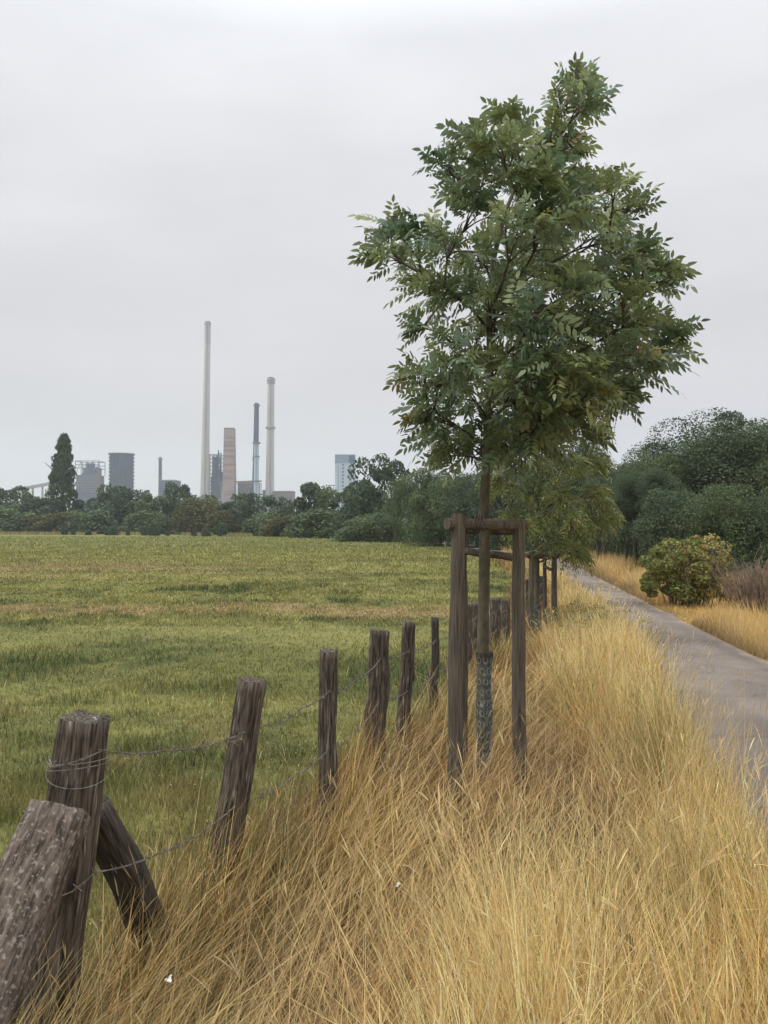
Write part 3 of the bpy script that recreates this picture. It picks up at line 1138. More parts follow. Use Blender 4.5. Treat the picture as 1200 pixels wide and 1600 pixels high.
def staked_tree(name, foot, leader, clusters, D, spread, label, leaf_len, r0, cols, per_twig, twigs, droop, lw, npair, trunk_px_scale=1.0, branch_from=1.95, scale_r=1.0):
    """leader: world points of the trunk line; clusters: (px, py, radius px, depth offset or None)"""
    root = empty(name, foot)
    F0 = Vector(foot)
    tr = MB()
    n = len(leader)
    rad = [r0 * (1 - .9 * (k / (n - 1)) ** 1.1) for k in range(n)]
    rad = [max(r, .006) for r in rad]
    # refine
    pts, rr = [], []
    for k in range(n - 1):
        for j in range(4):
            t = j / 4
            pts.append(leader[k].lerp(leader[k + 1], t) - F0)
            rr.append((rad[k] * (1 - t) + rad[k + 1] * t) * (1 + .05 * math.sin(k * 7.1 + j * 3)))
    pts.append(leader[-1] - F0)
    rr.append(rad[-1])
    tr.tube(pts, rr, 12, jit=.03)
    tr.build('trunk', M['bark'], root, smooth=True)
    br = MB()
    lf = Leafer()
    axis_x = sum(p.x for p in leader) / n
    bases, dirs, lens, cl = [], [], [], []
    cen_all = Vector((leader[n // 2].x, leader[n // 2].y, leader[n * 2 // 3].z))
    low_i = next(i for i, p in enumerate(leader) if p.z - F0.z > branch_from)
    nodes = [(p + F0, 0.0) for p in pts if p.z > branch_from]

    def dist_axis(c):
        P_ = at(c[0], c[1], D + c[3])
        return min((P_ - nd[0]).length for nd in nodes)
    clusters = sorted(clusters, key=dist_axis)
    for (px, py, rp, off) in clusters:
        dep = D + off
        C = at(px, py, dep)
        r = rp / F * D * scale_r
        # attach on the leader below the cluster
        hor = math.hypot(C.x - leader[n // 2].x, C.y - leader[n // 2].y)
        zt = C.z - hor * random.uniform(.7, 1.1) - .15
        def cost(nd):
            p, pl_ = nd
            v = C - p
            slope_pen = max(0, .15 - v.z) * 3 + max(0, v.z - 2.2 * math.hypot(v.x, v.y)) * .25
            return v.length + .22 * pl_ + slope_pen
        S, pl0 = min(nodes, key=cost)
        mid = S.lerp(C, .5) + Vector((0, 0, .10 * (C - S).length)) + Vector((random.uniform(-.05, .05), random.uniform(-.05, .05), 0))
        q = bez(S - F0, mid - F0, C - F0, 9)
        L0 = (C - S).length
        rb = min(.022, .006 + .010 * L0)
        br.tube(q, [rb * (1 - .72 * k / 9) for k in range(10)], 7)
        for k in (3, 5, 7, 9):
            nodes.append((q[k] + F0, pl0 + L0 * k / 9))
        for _ in range(twigs if (px > 740 or D > 8) else twigs - 1):
            t = random.uniform(.55, 1.0)
            s0 = q[min(9, int(t * 9))] + F0
            dv = Vector((random.gauss(0, 1), random.gauss(0, 1), random.gauss(.25, .8))).normalized()
            e0 = C + dv * r * random.uniform(.2, .62)
            m2 = s0.lerp(e0, .5) + Vector((0, 0, .03))
            qq = bez(s0 - F0, m2 - F0, e0 - F0, 4)
            br.tube(qq, [.0055, .0048, .004, .0033, .0026], 5, cap=False)
            td = (e0 - s0)
            td = td.normalized() if td.length > 1e-4 else Vector((0, 0, 1))
            outv = (e0 - cen_all)
            outv.z *= .6
            outv = outv.normalized()
            tone = random.random()
            for j in range(per_twig):
                f = random.uniform(.35, 1.0) if j else 1.0
                bp = s0.lerp(e0, f)
                ang = random.uniform(0, 2 * math.pi)
                rv = Vector((math.cos(ang), math.sin(ang), random.uniform(-.5, 1.3)))
                dd = (rv * 1.0 + outv * .55 + td * .45 + Vector((0, 0, .22))).normalized()
                bases.append(tuple(bp - F0))
                dirs.append(tuple(dd))
                lens.append(random.uniform(*leaf_len))
                g = random.random()
                base_c = np.array(cols[0]) * (1 - tone) + np.array(cols[1]) * tone
                if g < .02:
                    base_c = np.array(cols[2])
                cl.append(base_c * random.uniform(.75, 1.3))
    lf.compound(np.array(bases), np.array(dirs), np.array(lens), np.array(cl), npair, lw, droop)
    br.build('branches', M['bark_dark'], root, smooth=True)
    lf.build('crown', M['leaf'], root)
    tag(root, label, 'tree')
    return root


# the near ash ------------------------------------------------------
DT = 4.62
gt = gz1(DT)
foot1 = Vector(((755 - 600) / F * DT, DT, gt))
leader = [foot1 + Vector((0, 0, -.1))] + [at(px, py, DT + dy) for px, py, dy in
          ((754, 1100, 0), (755, 980, .0), (757, 880, .0), (757, 780, .01), (760, 720, .02), (764, 640, .03), (766, 560, .02), (764, 480, 0),
           (772, 400, -.02), (790, 330, 0), (815, 270, .03), (850, 215, .02), (885, 160, .0))]
cl1 = [(700, 560, 40), (640, 590, 30), (800, 590, 48), (850, 600, 50), (900, 590, 56), (950, 610, 44), (830, 660, 44), (890, 650, 48), (770, 480, 50), (830, 480, 56), (905, 125, 30), (885, 165, 36), (925, 150, 22), (880, 205, 40), (893, 235, 30), (785, 185, 34), (735, 212, 30), (795, 228, 46), (842, 235, 42),
       (680, 250, 34), (700, 285, 42), (750, 262, 46), (805, 290, 52), (852, 290, 50), (925, 285, 44), (975, 298, 38), (1000, 320, 24), (912, 335, 52), (862, 350, 56),
       (800, 350, 54), (738, 330, 40), (598, 355, 32), (640, 372, 34), (585, 398, 26), (625, 408, 42), (680, 395, 44), (735, 405, 52), (960, 372, 48), (985, 340, 30),
       (640, 448, 40), (690, 455, 50), (750, 460, 46), (810, 430, 62), (870, 430, 62), (930, 440, 60), (990, 412, 44), (1040, 415, 34), (1053, 445, 26), (1000, 462, 50),
       (645, 512, 40), (692, 535, 40), (740, 520, 40), (805, 505, 48), (860, 510, 62), (920, 510, 60), (980, 512, 55), (1035, 512, 42), (1065, 535, 26), (1045, 560, 36),
       (1000, 570, 48), (940, 570, 60), (880, 580, 60), (825, 575, 44), (665, 600, 40), (650, 640, 28), (708, 610, 44), (745, 650, 40), (800, 630, 34), (862, 640, 52),
       (925, 618, 44), (980, 610, 40), (998, 630, 22), (672, 675, 34), (655, 655, 22), (705, 690, 30), (688, 712, 18), (745, 700, 26), (795, 700, 30), (850, 690, 44), (740, 580, 34), (780, 560, 34)]
clusters = []
for (px, py, rp) in cl1:
    px = 815 + (px - 815) * (.905 if py < 580 else .88)
    py = 430 + (py - 430) * (.93 if py < 430 else 1)
    hx = (px - 815) / 265
    hz_ = (py - 430) / 340
    k = max(0.05, 1 - hx * hx - hz_ * hz_) ** .5
    if rp >= 44:
        clusters.append((px + random.uniform(-14, 14), py + random.uniform(-10, 10), rp, random.uniform(-.9, -.1) * k))
        clusters.append((px, py, rp, random.uniform(.1, .9) * k))
        if rp >= 60:
            clusters.append((px + random.uniform(-20, 20), py + random.uniform(-20, 20), rp, random.uniform(-.4, .4) * k))
    else:
        clusters.append((px, py, rp, random.uniform(-.7, .7) * k))
staked_tree('ash_tree', foot1, leader, clusters, DT, 1, 'tall young ash with feathery dark green leaves inside the large stake frame', (.115, .225), .040,
            [(0.110, 0.168, 0.105), (0.245, 0.285, 0.115), (0.28, 0.24, 0.08)], 5, 5, .5, .35, 5)  # extra blue in the leaf colours imitates a bluish veil of haze

# tree guard sleeve of the near ash
mb = MB()
zt, zb = at(757, 1020, DT).z, gt
gx, gy = foot1.x, foot1.y
cenx = [at(757, 1020, DT).x, foot1.x]
for k in range(9):
    z0 = zb + (zt - zb) * k / 8
rings_pts = [Vector((cenx[1] * (1 - k / 8) + cenx[0] * (k / 8), gy, zb + (zt - zb) * k / 8)) for k in range(9)]
mb.tube(rings_pts, [.043 + .006 * math.sin(k * 1.7) for k in range(9)], 14, cap=False, jit=.06)
M['guard'] = noise_mat('mesh_guard', (0.045, 0.055, 0.05), (0.14, 0.16, 0.14), 45, .8, (1, 1, 1), .6, 4, (0.32, 0.34, 0.31), 30, .6)
gd = mb.build('guard_sleeve', M['guard'])
mb = MB()
mb.tube([Vector((cenx[0], gy, zt - .035)), Vector((cenx[0], gy, zt + .006))], [.053, .052], 16)
nb = mb.build('guard_rim', M['wood_dark'], gd)
NETS = []
# wire mesh of rings on the sleeve
for k in range(13):
    mb = MB()
    for s_ in range(8):
        a0 = s_ * math.pi / 4 + (k % 2) * math.pi / 8
        zc = zb + .06 + (zt - zb - .1) * k / 12
        cx_ = cenx[1] + (cenx[0] - cenx[1]) * k / 12
        ring = []
        for j in range(9):
            b_ = j * math.pi / 4
            aa = a0 + math.cos(b_) * .27
            ring.append(Vector((cx_ + math.cos(aa) * .054, gy + math.sin(aa) * .054, zc + math.sin(b_) * .018)))
        mb.tube(ring, .0016, 4, cap=False)
    NETS.append(mb)
M['zinc'] = noise_mat('zinc_wire', (0.16, 0.17, 0.16), (0.34, 0.35, 0.33), 40, .6)
for mb in NETS:
    mb.build('net_ring', M['zinc'], gd)
tag(gd, 'dark green mesh sleeve wrapped round the foot of the near ash trunk', 'tree guard')

# the second tree ---------------------------------------------------
DT2 = 12.5
foot2 = Vector(((838 - 600) / F * DT2, DT2, gz1(DT2)))
leader2 = [foot2 + Vector((0, 0, -.1))] + [at(px, py, DT2) for px, py in ((838, 940), (839, 900), (839, 860), (840, 820), (842, 780), (845, 730), (848, 690), (850, 640), (850, 600), (850, 570))]
cl2 = []
for (px, py, rp) in [(855, 560, 30), (815, 585, 32), (895, 590, 32), (790, 625, 32), (845, 620, 40), (900, 635, 38), (775, 670, 34), (825, 675, 42), (885, 680, 42), (930, 680, 24), (785, 715, 36),
                     (840, 725, 44), (895, 730, 42), (935, 725, 26), (775, 760, 32), (825, 775, 40), (880, 780, 42), (930, 775, 32), (800, 810, 26), (850, 815, 36), (900, 822, 36), (938, 812, 24), (820, 830, 18), (868, 850, 22), (908, 858, 20)]:
    for s_ in (-1, 1, 0):
        cl2.append((px + random.uniform(-8, 8), py + random.uniform(-6, 6), rp, s_ * random.uniform(.15, .9)))
staked_tree('ash_tree', foot2, leader2, cl2, DT2, 1, 'yellowish green narrow leaved young tree behind the near ash, in the second stake frame', (.17, .27), .05,
            [(0.10, 0.138, 0.045), (0.225, 0.24, 0.07), (0.28, 0.24, 0.07)], 6, 8, 1.1, .24, 4, branch_from=1.2)
mb = MB()
mb.tube([foot2 + Vector((0, 0, z)) for z in (0, .2, .4, .55)], [.075, .08, .078, .082], 12, jit=.08)
o = mb.build('guard_sleeve', M['guard'])
tag(o, 'dark sleeve at the foot of the second young tree', 'tree guard')


# ================================================================ BACKGROUND TREES
def crown_proto(seed, nlobe, nleaf, leaf, c_lo, c_hi, shape='round', aspect=1.0, hollow=0.0):
    """unit crown, roughly radius 1 in x,y and z from -1 to 1; leaf is the size relative to the unit"""
    rg_ = np.random.default_rng(seed)
    L_ = []
    for k in range(nlobe):
        u = rg_.normal(size=3)
        u /= np.linalg.norm(u)
        if shape == 'round':
            rad_ = rg_.uniform(.35, .80)
            c = u * rad_
            c[2] = c[2] * .95
            lr = rg_.uniform(.13, .40)
        elif shape == 'poplar':
            zz = rg_.uniform(-.95, .93)
            tt = (zz + 1) / 2
            wdt = .78 * (1 - tt ** 1.5) + .08
            c = np.array([u[0] * wdt, u[1] * wdt, zz])
            lr = rg_.uniform(.18, .32) * (1.15 - .5 * tt)
        elif shape == 'loose':
            c = np.array([u[0] * .75, u[1] * .7, u[2] * .8]) * rg_.uniform(.3, 1.2)
            lr = rg_.uniform(.07, .27)
        else:  # shrub: flat bottomed
            c = np.array([u[0] * .7, u[1] * .7, abs(u[2]) * .75 - .45])
            lr = rg_.uniform(.28, .45)
        L_.append((c, lr, rg_.uniform(0, 1)))
    per = nleaf // nlobe
    P, Nn, Cc = [], [], []
    for (c, lr, tone) in L_:
        d = rg_.normal(size=(per, 3))
        d[:, 2] += .25
        d /= np.linalg.norm(d, axis=1, keepdims=True)
        rr = lr * rg_.uniform(.55, 1.12, per) ** .6
        asp = np.array([1, 1, .30 if shape == 'poplar' else .85])
        p = c + d * rr[:, None] * asp
        P.append(p)
        nn = d * .6 + rg_.normal(size=(per, 3)) * .6
        Nn.append(nn / np.linalg.norm(nn, axis=1, keepdims=True))
        t = np.clip(tone * .55 + rg_.random(per) * .45, 0, 1)[:, None]
        Cc.append((np.array(c_lo) * (1 - t) + np.array(c_hi) * t) * np.exp(rg_.normal(0, .16, (per, 1))))
    P = np.concatenate(P)
    Nn = np.concatenate(Nn)
    Cc = np.concatenate(Cc)
    if shape != 'loose':
        P[:, :2] /= np.percentile(np.abs(P[:, :2]), 99)
        hi_, lo_ = np.percentile(P[:, 2], 99.6), np.percentile(P[:, 2], .4)
        P[:, 2] = (P[:, 2] - lo_) / (hi_ - lo_) * 2 - 1
    m = len(P)
    ref = rg_.normal(size=(m, 3))
    a = np.cross(Nn, ref)
    a /= np.linalg.norm(a, axis=1, keepdims=True)
    b = np.cross(Nn, a)
    s1 = (leaf * rg_.uniform(.5, 1.3, m))[:, None]
    s2 = s1 * rg_.uniform(.45, .8, (m, 1))
    # pointed leaf-clump shape, five corners, slightly folded
    VV = np.stack([P - a * s1, P - b * s2 * .9 + Nn * s1 * .2, P + a * s1 * .9 - b * s2 * .3, P + a * s1 * .5 + b * s2, P - a * s1 * .35 + b * s2 * .8], 1)
    i = np.arange(m * 5).reshape(m, 5)
    return VV.reshape(-1, 3), i, np.repeat(Cc, 5, axis=0)


PROTO = {}


def get_crown_mesh(key, *a, **k):
    if key not in PROTO:
        V, Fi, C = crown_proto(*a, **k)
        o = link_mesh('crown', V, Fi, np.full(len(Fi), 5), M['bgleaf'], cols=C)
        PROTO[key] = o.data
        bpy.data.objects.remove(o)
    return PROTO[key]


def trunk_obj(h, r, fork, root, seed):
    rs = random.Random(seed)
    mb = MB()
    pts = [Vector(((rs.random() - .5) * .04 * h * t, (rs.random() - .5) * .04 * h * t, h * t)) for t in (0, .2, .4, .6, .8, 1)]
    pts[0] = Vector((0, 0, -.2))
    mb.tube(pts, [r * 1.2, r, r * .85, r * .65, r * .4, r * .15], 8)
    for k in range(fork):
        s = pts[rs.randint(1, 3)]
        a = rs.uniform(0, 6.28)
        l = h * rs.uniform(.3, .5)
        e_ = s + Vector((math.cos(a) * l * .6, math.sin(a) * l * .6, l * .8))
        mb.tube([s, s.lerp(e_, .5) + Vector((0, 0, .05 * h)), e_], [r * .5, r * .35, r * .1], 6)
    return mb.build('trunk', M['bark_dark'], root)


def bg_tree(name, cat, px, top, wpx, d, key, label, group, crown_low=.12, rot=None, tr=.12, depth=None, base=None, fork=4):
    """top: photo row of the crown top; crown_low: share of the height that is bare below the crown"""
    g = gz1(d)
    X0 = at(px, YH, d).x
    ht = at(px, top, d).z - g
    root = empty(name, (X0, d, g))
    c = bpy.data.objects.new('crown', PROTO[key])
    COL.objects.link(c)
    c.parent = root
    cl = ht * crown_low
    c.scale = (wpx / F * d / 2 / .98, (depth or wpx / F * d / 2) / .98, (ht - cl) / 2 / .99)
    c.location = (0, 0, cl + (ht - cl) / 2)
    c.rotation_euler = (0, 0, rot if rot is not None else random.uniform(0, 6.28))
    trunk_obj(ht * .8, max(.08, ht * .018) * (tr / .12), fork, root, int(px * 7 + top))
    tag(root, label, cat, group)
    return root


DK = ((0.058, 0.084, 0.056), (0.125, 0.165, 0.092))
MD = ((0.070, 0.105, 0.058), (0.155, 0.195, 0.088))
OL = ((0.07, 0.075, 0.035), (0.165, 0.155, 0.07))
for k in range(3):
    get_crown_mesh('farD%d' % k, 10 + k, 30, 9000, .055, *DK)
    get_crown_mesh('farM%d' % k, 20 + k, 30, 9000, .055, *MD)
    get_crown_mesh('midD%d' % k, 30 + k, 60, 46000, .022, *DK)
    get_crown_mesh('midM%d' % k, 40 + k, 60, 46000, .022, *MD)
get_crown_mesh('farO', 50, 26, 8000, .055, *OL, shape='shrub')
get_crown_mesh('farS', 51, 26, 8000, .055, *MD, shape='shrub')
get_crown_mesh('poplar', 52, 260, 26000, .035, *DK, shape='poplar')
get_crown_mesh('bigD', 53, 130, 130000, .016, *DK)
get_crown_mesh('bigM', 54, 120, 100000, .018, *MD)
get_crown_mesh('midS', 55, 40, 26000, .032, *MD, shape='shrub')

TG = 'trees and bushes of the hedgerow across the meadow'
far = [  # px, top, width, dist, key, label
    (8, 762, 70, 172, 'farD0', 'dark rounded tree at the left edge of the photo, top of the hedgerow'),
    (38, 770, 76, 168, 'farM1', 'broad green tree under the conveyor bridge, second from the left edge'),
    (72, 778, 60, 166, 'farD2', 'low dark tree just left of the pointed poplar'),
    (130, 780, 50, 170, 'farD0', 'small dark tree directly right of the poplar foot'),
    (172, 760, 74, 165, 'farD1', 'big dark tree in front of the ringed cylinder tower'),
    (212, 766, 54, 163, 'farD2', 'dark tree right of the one below the ringed tower'),
    (250, 774, 60, 160, 'farM0', 'green tree below the slim short chimney'),
    (284, 757, 52, 158, 'farD0', 'dark tree with loose airy top left of the tallest chimney foot'),
    (312, 775, 60, 152, 'farM2', 'rounded tree covering the foot of the tallest chimney'),
    (345, 785, 50, 146, 'farD1', 'tree below the dark furnace tower, right of the tallest chimney'),
    (382, 772, 50, 140, 'farD2', 'dark cone shaped tree below the brick cooling stack'),
    (428, 776, 48, 132, 'farD0', 'dark domed tree below the cream banded chimney'),
    (455, 785, 50, 128, 'farM1', 'low green tree in front of the brown factory hall'),
    (486, 757, 56, 122, 'farD1', 'tall dark tree right of the brown factory hall'),
    (522, 762, 64, 114, 'farM0', 'broad tree at the foot of the pale tower block'),
    (566, 752, 54, 104, 'farD2', 'dark tree just right of the pale tower block'),
    (600, 718, 84, 98, 'farD0', 'tallest tree of the hedgerow with airy top, right of the tower block'),
]
for k, (px, top, wpx, d, key, lab) in enumerate(far):
    bg_tree('hedgerow_tree', 'tree', px, top, wpx * 1.15, d, key, lab, TG, crown_low=.02)
shr = [
    (25, 795, 80, 160, 'farS', 'green bush at the left edge in front of the hedgerow'),
    (62, 805, 40, 157, 'farO', 'pale grey green bush left of the poplar at the field edge'),
    (98, 800, 66, 156, 'farO', 'olive bush in front of the poplar foot'),
    (140, 797, 66, 154, 'farS', 'rounded green bush right of the poplar at the field edge'),
    (232, 800, 60, 152, 'farS', 'green bush left of the brownish one at the field edge'),
    (312, 782, 74, 144, 'farO', 'brownish olive bush below the tallest chimney'),
    (350, 800, 50, 138, 'farO', 'low olive bush below the brick cooling stack'),
    (415, 800, 56, 128, 'farS', 'green bush below the cream banded chimney'),
    (445, 806, 66, 120, 'farO', 'yellowish bush below the brown factory hall'),
    (500, 798, 76, 108, 'farS', 'wide green bush left of the broad low thicket'),
    (580, 804, 96, 84, 'midS', 'wide low green thicket below the tallest hedgerow tree'),
]
for (px, top, wpx, d, key, lab) in shr:
    bg_tree('hedgerow_bush', 'bush', px, top, wpx * 1.2, d, key, lab, TG, crown_low=-.25, fork=2)
bg_tree('poplar_tree', 'tree', 98, 681, 52, 168, 'poplar', 'tall pointed dark poplar rising left above the hedgerow', None, crown_low=.0)
near = [
    (640, 742, 66, 80, 'midM1', 'leafy green tree right of the tallest hedgerow tree'),
    (688, 738, 114, 66, 'midM0', 'big rounded bushy tree just left of the near ash trunk'),
    (745, 742, 90, 62, 'midD0', 'dark tree seen behind the near ash trunk'),
    (800, 725, 110, 56, 'midD1', 'dark tree behind the second young tree, left side'),
    (862, 705, 90, 50, 'midD2', 'dark tree rising behind the second young tree'),
]
for (px, top, wpx, d, key, lab) in near:
    bg_tree('field_tree', 'tree', px, top, wpx * 1.15, d, key, lab, 'bushy trees closing the meadow behind the near ash', crown_low=-.08)

RGp = 'trees of the dark copse beside the path'
right = [
    (1125, 656, 225, 40, 'bigD', .16, 'largest broad crowned tree of the copse at the right'),
    (1222, 672, 150, 37, 'bigM', .12, 'large tree cut by the right edge of the photo'),
    (1022, 712, 112, 38, 'bigM', .14, 'mid green tree left of the largest copse tree'),
    (975, 728, 88, 44, 'midD0', .12, 'dark tree at the dip of the copse skyline'),
    (915, 688, 62, 40, 'midD1', .20, 'dark tree showing right of the second young tree crown'),
    (948, 762, 78, 34, 'midM1', .20, 'thin trunked tree where the path bends away'),
    (996, 765, 96, 30.5, 'midD2', .20, 'tree with bare lower trunks above the far path verge'),
    (1060, 768, 110, 27, 'midD0', .06, 'dark tree behind the green roadside bush'),
    (1140, 762, 120, 25, 'midM2', .02, 'shady tree behind the dead brushwood'),
    (1215, 770, 100, 23.5, 'midD1', .0, 'dark low tree above the brushwood at the right edge'),
    (890, 765, 76, 42, 'midM0', .08, 'tree hanging over the far end of the path'),
]
for (px, top, wpx, d, key, clw, lab) in right:
    bg_tree('copse_tree', 'tree', px, top, wpx * 1.12, d, key, lab, RGp, crown_low=clw, fork=5, tr=.09)
# undergrowth of the copse
for (px, top, wpx, d, lab) in ((1085, 822, 120, 27, 'dark undergrowth bush behind the green roadside bush'), (1180, 818, 130, 24.5, 'dark undergrowth bush behind the dead brushwood'),
                               (1035, 840, 80, 30, 'dark undergrowth bush left of the green roadside bush'), (985, 845, 80, 37, 'dark undergrowth bush between the copse trunks'),
                               (935, 845, 80, 46, 'dark undergrowth bush beyond the path bend'),
                               (1000, 850, 80, 33, 'low dark undergrowth bush in front of the copse trunks'), (962, 852, 70, 36, 'low dark undergrowth bush right of the path bend'),
                               (880, 838, 80, 50, 'dark undergrowth bush behind the second stake frame'), (810, 838, 90, 56, 'dark undergrowth bush left of the second stake frame')):
    bg_tree('undergrowth_bush', 'bush', px, top, wpx, d, 'midS' if px > 1100 else 'midS', lab, 'undergrowth below the copse', crown_low=-.3, fork=2)
# slim bare trunks at the copse edge
for k, (px, d) in enumerate(((934, 33.5), (947, 33), (960, 32), (976, 31), (992, 29.5), (1010, 28.5))):
    mb = MB()
    g = gz1(d)
    b0 = at(px, YH, d)
    b0.z = g
    lean = random.uniform(-.15, .15)
    pts = [Vector((lean * t * 3, 0, 3.2 * t - .1)) for t in (0, .3, .6, 1)]
    mb.tube(pts, [.075, .06, .05, .03], 7)
    root = empty('sapling', b0)
    mb.build('trunk', M['bark_dark'], root)
    c = bpy.data.objects.new('crown', PROTO['midD%d' % (k % 3)])
    COL.objects.link(c)
    c.parent = root
    c.scale = (.75, .75, .9)
    c.location = (lean * 3, 0, 3.0)
    tag(root, 'slim bare trunk sapling at the copse edge beyond the path verge', 'tree', 'slim saplings at the copse edge')

# roadside bush and dead brush -------------------------------------
get_crown_mesh('bushG', 71, 90, 20000, .040, (0.135, 0.165, 0.055), (0.29, 0.29, 0.10), shape='loose')
get_crown_mesh('bushY', 72, 80, 10000, .036, (0.22, 0.20, 0.07), (0.44, 0.36, 0.15), shape='loose')


def twiggy(root, n, h, spread, mat, name, rad=.008, lean=(0, 0), seed=1):
    rs = random.Random(seed)
    mb = MB()
    for k in range(n):
        a = rs.uniform(0, 6.28)
        sp = rs.uniform(.1, 1) * spread
        hh = h * rs.uniform(.55, 1.1)
        s = Vector((math.cos(a) * sp * .6, math.sin(a) * sp * .6, 0))
        e_ = Vector((math.cos(a) * sp + lean[0] * hh, math.sin(a) * sp + lean[1] * hh, hh))
        m = s.lerp(e_, .5) + Vector((rs.uniform(-.1, .1), rs.uniform(-.1, .1), .15 * h))
        q = bez(s, m, e_, 5)
        mb.tube(q, [rad * (1 - .75 * j / 5) for j in range(6)], 4, cap=False)
    return mb.build(name, mat, root)


M['twig'] = noise_mat('dry_twigs', (0.10, 0.075, 0.058), (0.34, 0.27, 0.20), 6, .9)
db = 17.5
bx = at(1072, YH, db).x
root = empty('roadside_bush', (bx, db, gz1(db)))
c = bpy.data.objects.new('foliage', PROTO['bushG'])
COL.objects.link(c)
c.parent = root
c.scale = (1.02, .8, .86)
c.location = (-.15, 0, .74)
c = bpy.data.objects.new('faded_foliage', PROTO['bushY'])
COL.objects.link(c)
c.parent = root
c.scale = (.80, .6, .84)
c.location = (.36, -.18, .80)
twiggy(root, 90, 1.25, .85, M['twig'], 'stems', .011, seed=4)
tag(root, 'green and yellow leafy bush beside the path on the right', 'bush')
dbr = 16.5
root = empty('brushwood', (at(1195, YH, dbr).x, dbr, gz1(dbr)))
twiggy(root, 520, 1.0, 1.15, M['twig'], 'twigs', .010, (-.1, 0), seed=9)
twiggy(root, 60, 1.35, .9, M['twig'], 'long_canes', .010, (.55, 0), seed=19)
tag(root, 'pile of dead grey brown brushwood right of the roadside bush', 'brushwood')

# leafy weeds by the second stake frame
wd_ = Leafer()
n = 420
aa = RNG.random(n)
wx = 3.05 + RNG.normal(0, .28, n)
wy = 11.2 + RNG.normal(0, .8, n)
wx += (wy - 11.2) * .2
base = np.stack([wx, wy, gzu(wx, wy) + RNG.uniform(.05, .6, n)], -1)
dr_ = np.stack([RNG.normal(0, 1, n), RNG.normal(0, 1, n), RNG.uniform(0, 1, n)], -1)
wd_.compound(base, dr_, RNG.uniform(.10, .2, n), jitter_col(mixc((0.13, 0.15, 0.04), (0.30, 0.24, 0.09), RNG.random(n)), .2), 3, .35, .6)
root = empty('weeds', (3.05, 11.2, gz1(11.2)))
o = wd_.build('weeds', M['leaf'], None)
bpy.data.objects.remove(root)
tag(o, 'olive leafy weeds on the verge right of the second stake frame', 'weeds', kind='stuff')

# small dark shrubs and marker posts at the far field edge
for k, (px, top, wpx) in enumerate(((100, 822, 9), (114, 826, 6), (138, 827, 8), (168, 825, 7), (179, 821, 11), (200, 828, 5), (226, 822, 10), (237, 823, 10), (245, 822, 8), (262, 828, 7), (303, 828, 8), (322, 826, 12), (345, 818, 14))):
    bg_tree('field_shrub', 'shrub', px, top, wpx * 1.3, 140 - k * 1.5, 'farD%d' % (k % 3), 'tiny dark shrub dotted along the far edge of the meadow', 'small shrubs along the far meadow edge', crown_low=-.15, fork=1)
# strip of straw coloured grass at the far edge of the meadow
fs = Blades()
n = 11000
u = RNG.random(n)
px = RNG.uniform(-40, 400, n)
px = px[fbm(px * .03, px * 0 + 3, 3) > .42]
n = len(px)
yb = np.interp(px, [0, 200, 400, 560, 640], [150, 146, 122, 92, 80]) + RNG.normal(0, 3, n)
xx = (px - 600) / F * yb
fs.add(np.stack([xx, yb, gz(yb)], -1), RNG.uniform(.2, .65, n), RNG.uniform(0, 6.28, n), RNG.uniform(0, .4, n), RNG.uniform(0, .4, n), RNG.uniform(.08, .2, n),
       jitter_col(mixc((0.36, 0.29, 0.13), (0.2, 0.2, 0.09), RNG.random(n)), .2), 2)
fs.build('far_grass', M['grass'], 'straw coloured rough grass strip at the foot of the hedgerow', 'grass')

# ================================================================ STEELWORKS
DI = 800.0
PXM = DI / F      # metres per photo pixel there


def wx_(px):
    return (px - 600) * PXM


def wz_(py):
    return H + (YH - py) * PXM


GI = -.24
M['conc'] = noise_mat('pale_concrete', (0.40, 0.365, 0.345), (0.54, 0.50, 0.475), .05, .9, (1, 1, .25), 0)
M['conc_mid'] = noise_mat('weathered_concrete', (0.34, 0.32, 0.31), (0.44, 0.415, 0.40), .06, .9, (1, 1, .3), 0)
M['conc_dk'] = noise_mat('sooty_concrete', (0.25, 0.24, 0.235), (0.36, 0.34, 0.33), .06, .9, (1, 1, .3), 0)
M['brick'] = noise_mat('stack_brick', (0.23, 0.155, 0.14), (0.36, 0.265, 0.24), .09, .9, (.4, .4, 2.2), 0)
M['steel'] = noise_mat('blue_grey_steel', (0.020, 0.035, 0.072), (0.040, 0.065, 0.13), .12, .7, (1, 1, 1.5), 0)
M['steel2'] = noise_mat('rusty_grey_steel', (0.06, 0.07, 0.10), (0.105, 0.115, 0.155), .15, .8, (1, 1, 1), 0)
M['pale'] = noise_mat('pale_cladding', (0.36, 0.44, 0.52), (0.46, 0.54, 0.62), .1, .7, (1, 1, .2), 0)
M['blue'] = noise_mat('blue_cladding', (0.13, 0.20, 0.29), (0.19, 0.27, 0.36), .1, .7)
M['hall'] = noise_mat('brown_hall', (0.12, 0.08, 0.08), (0.20, 0.14, 0.13), .12, .85)
M['roof'] = noise_mat('grey_roof', (0.2, 0.2, 0.2), (0.3, 0.3, 0.3), .2, .85)


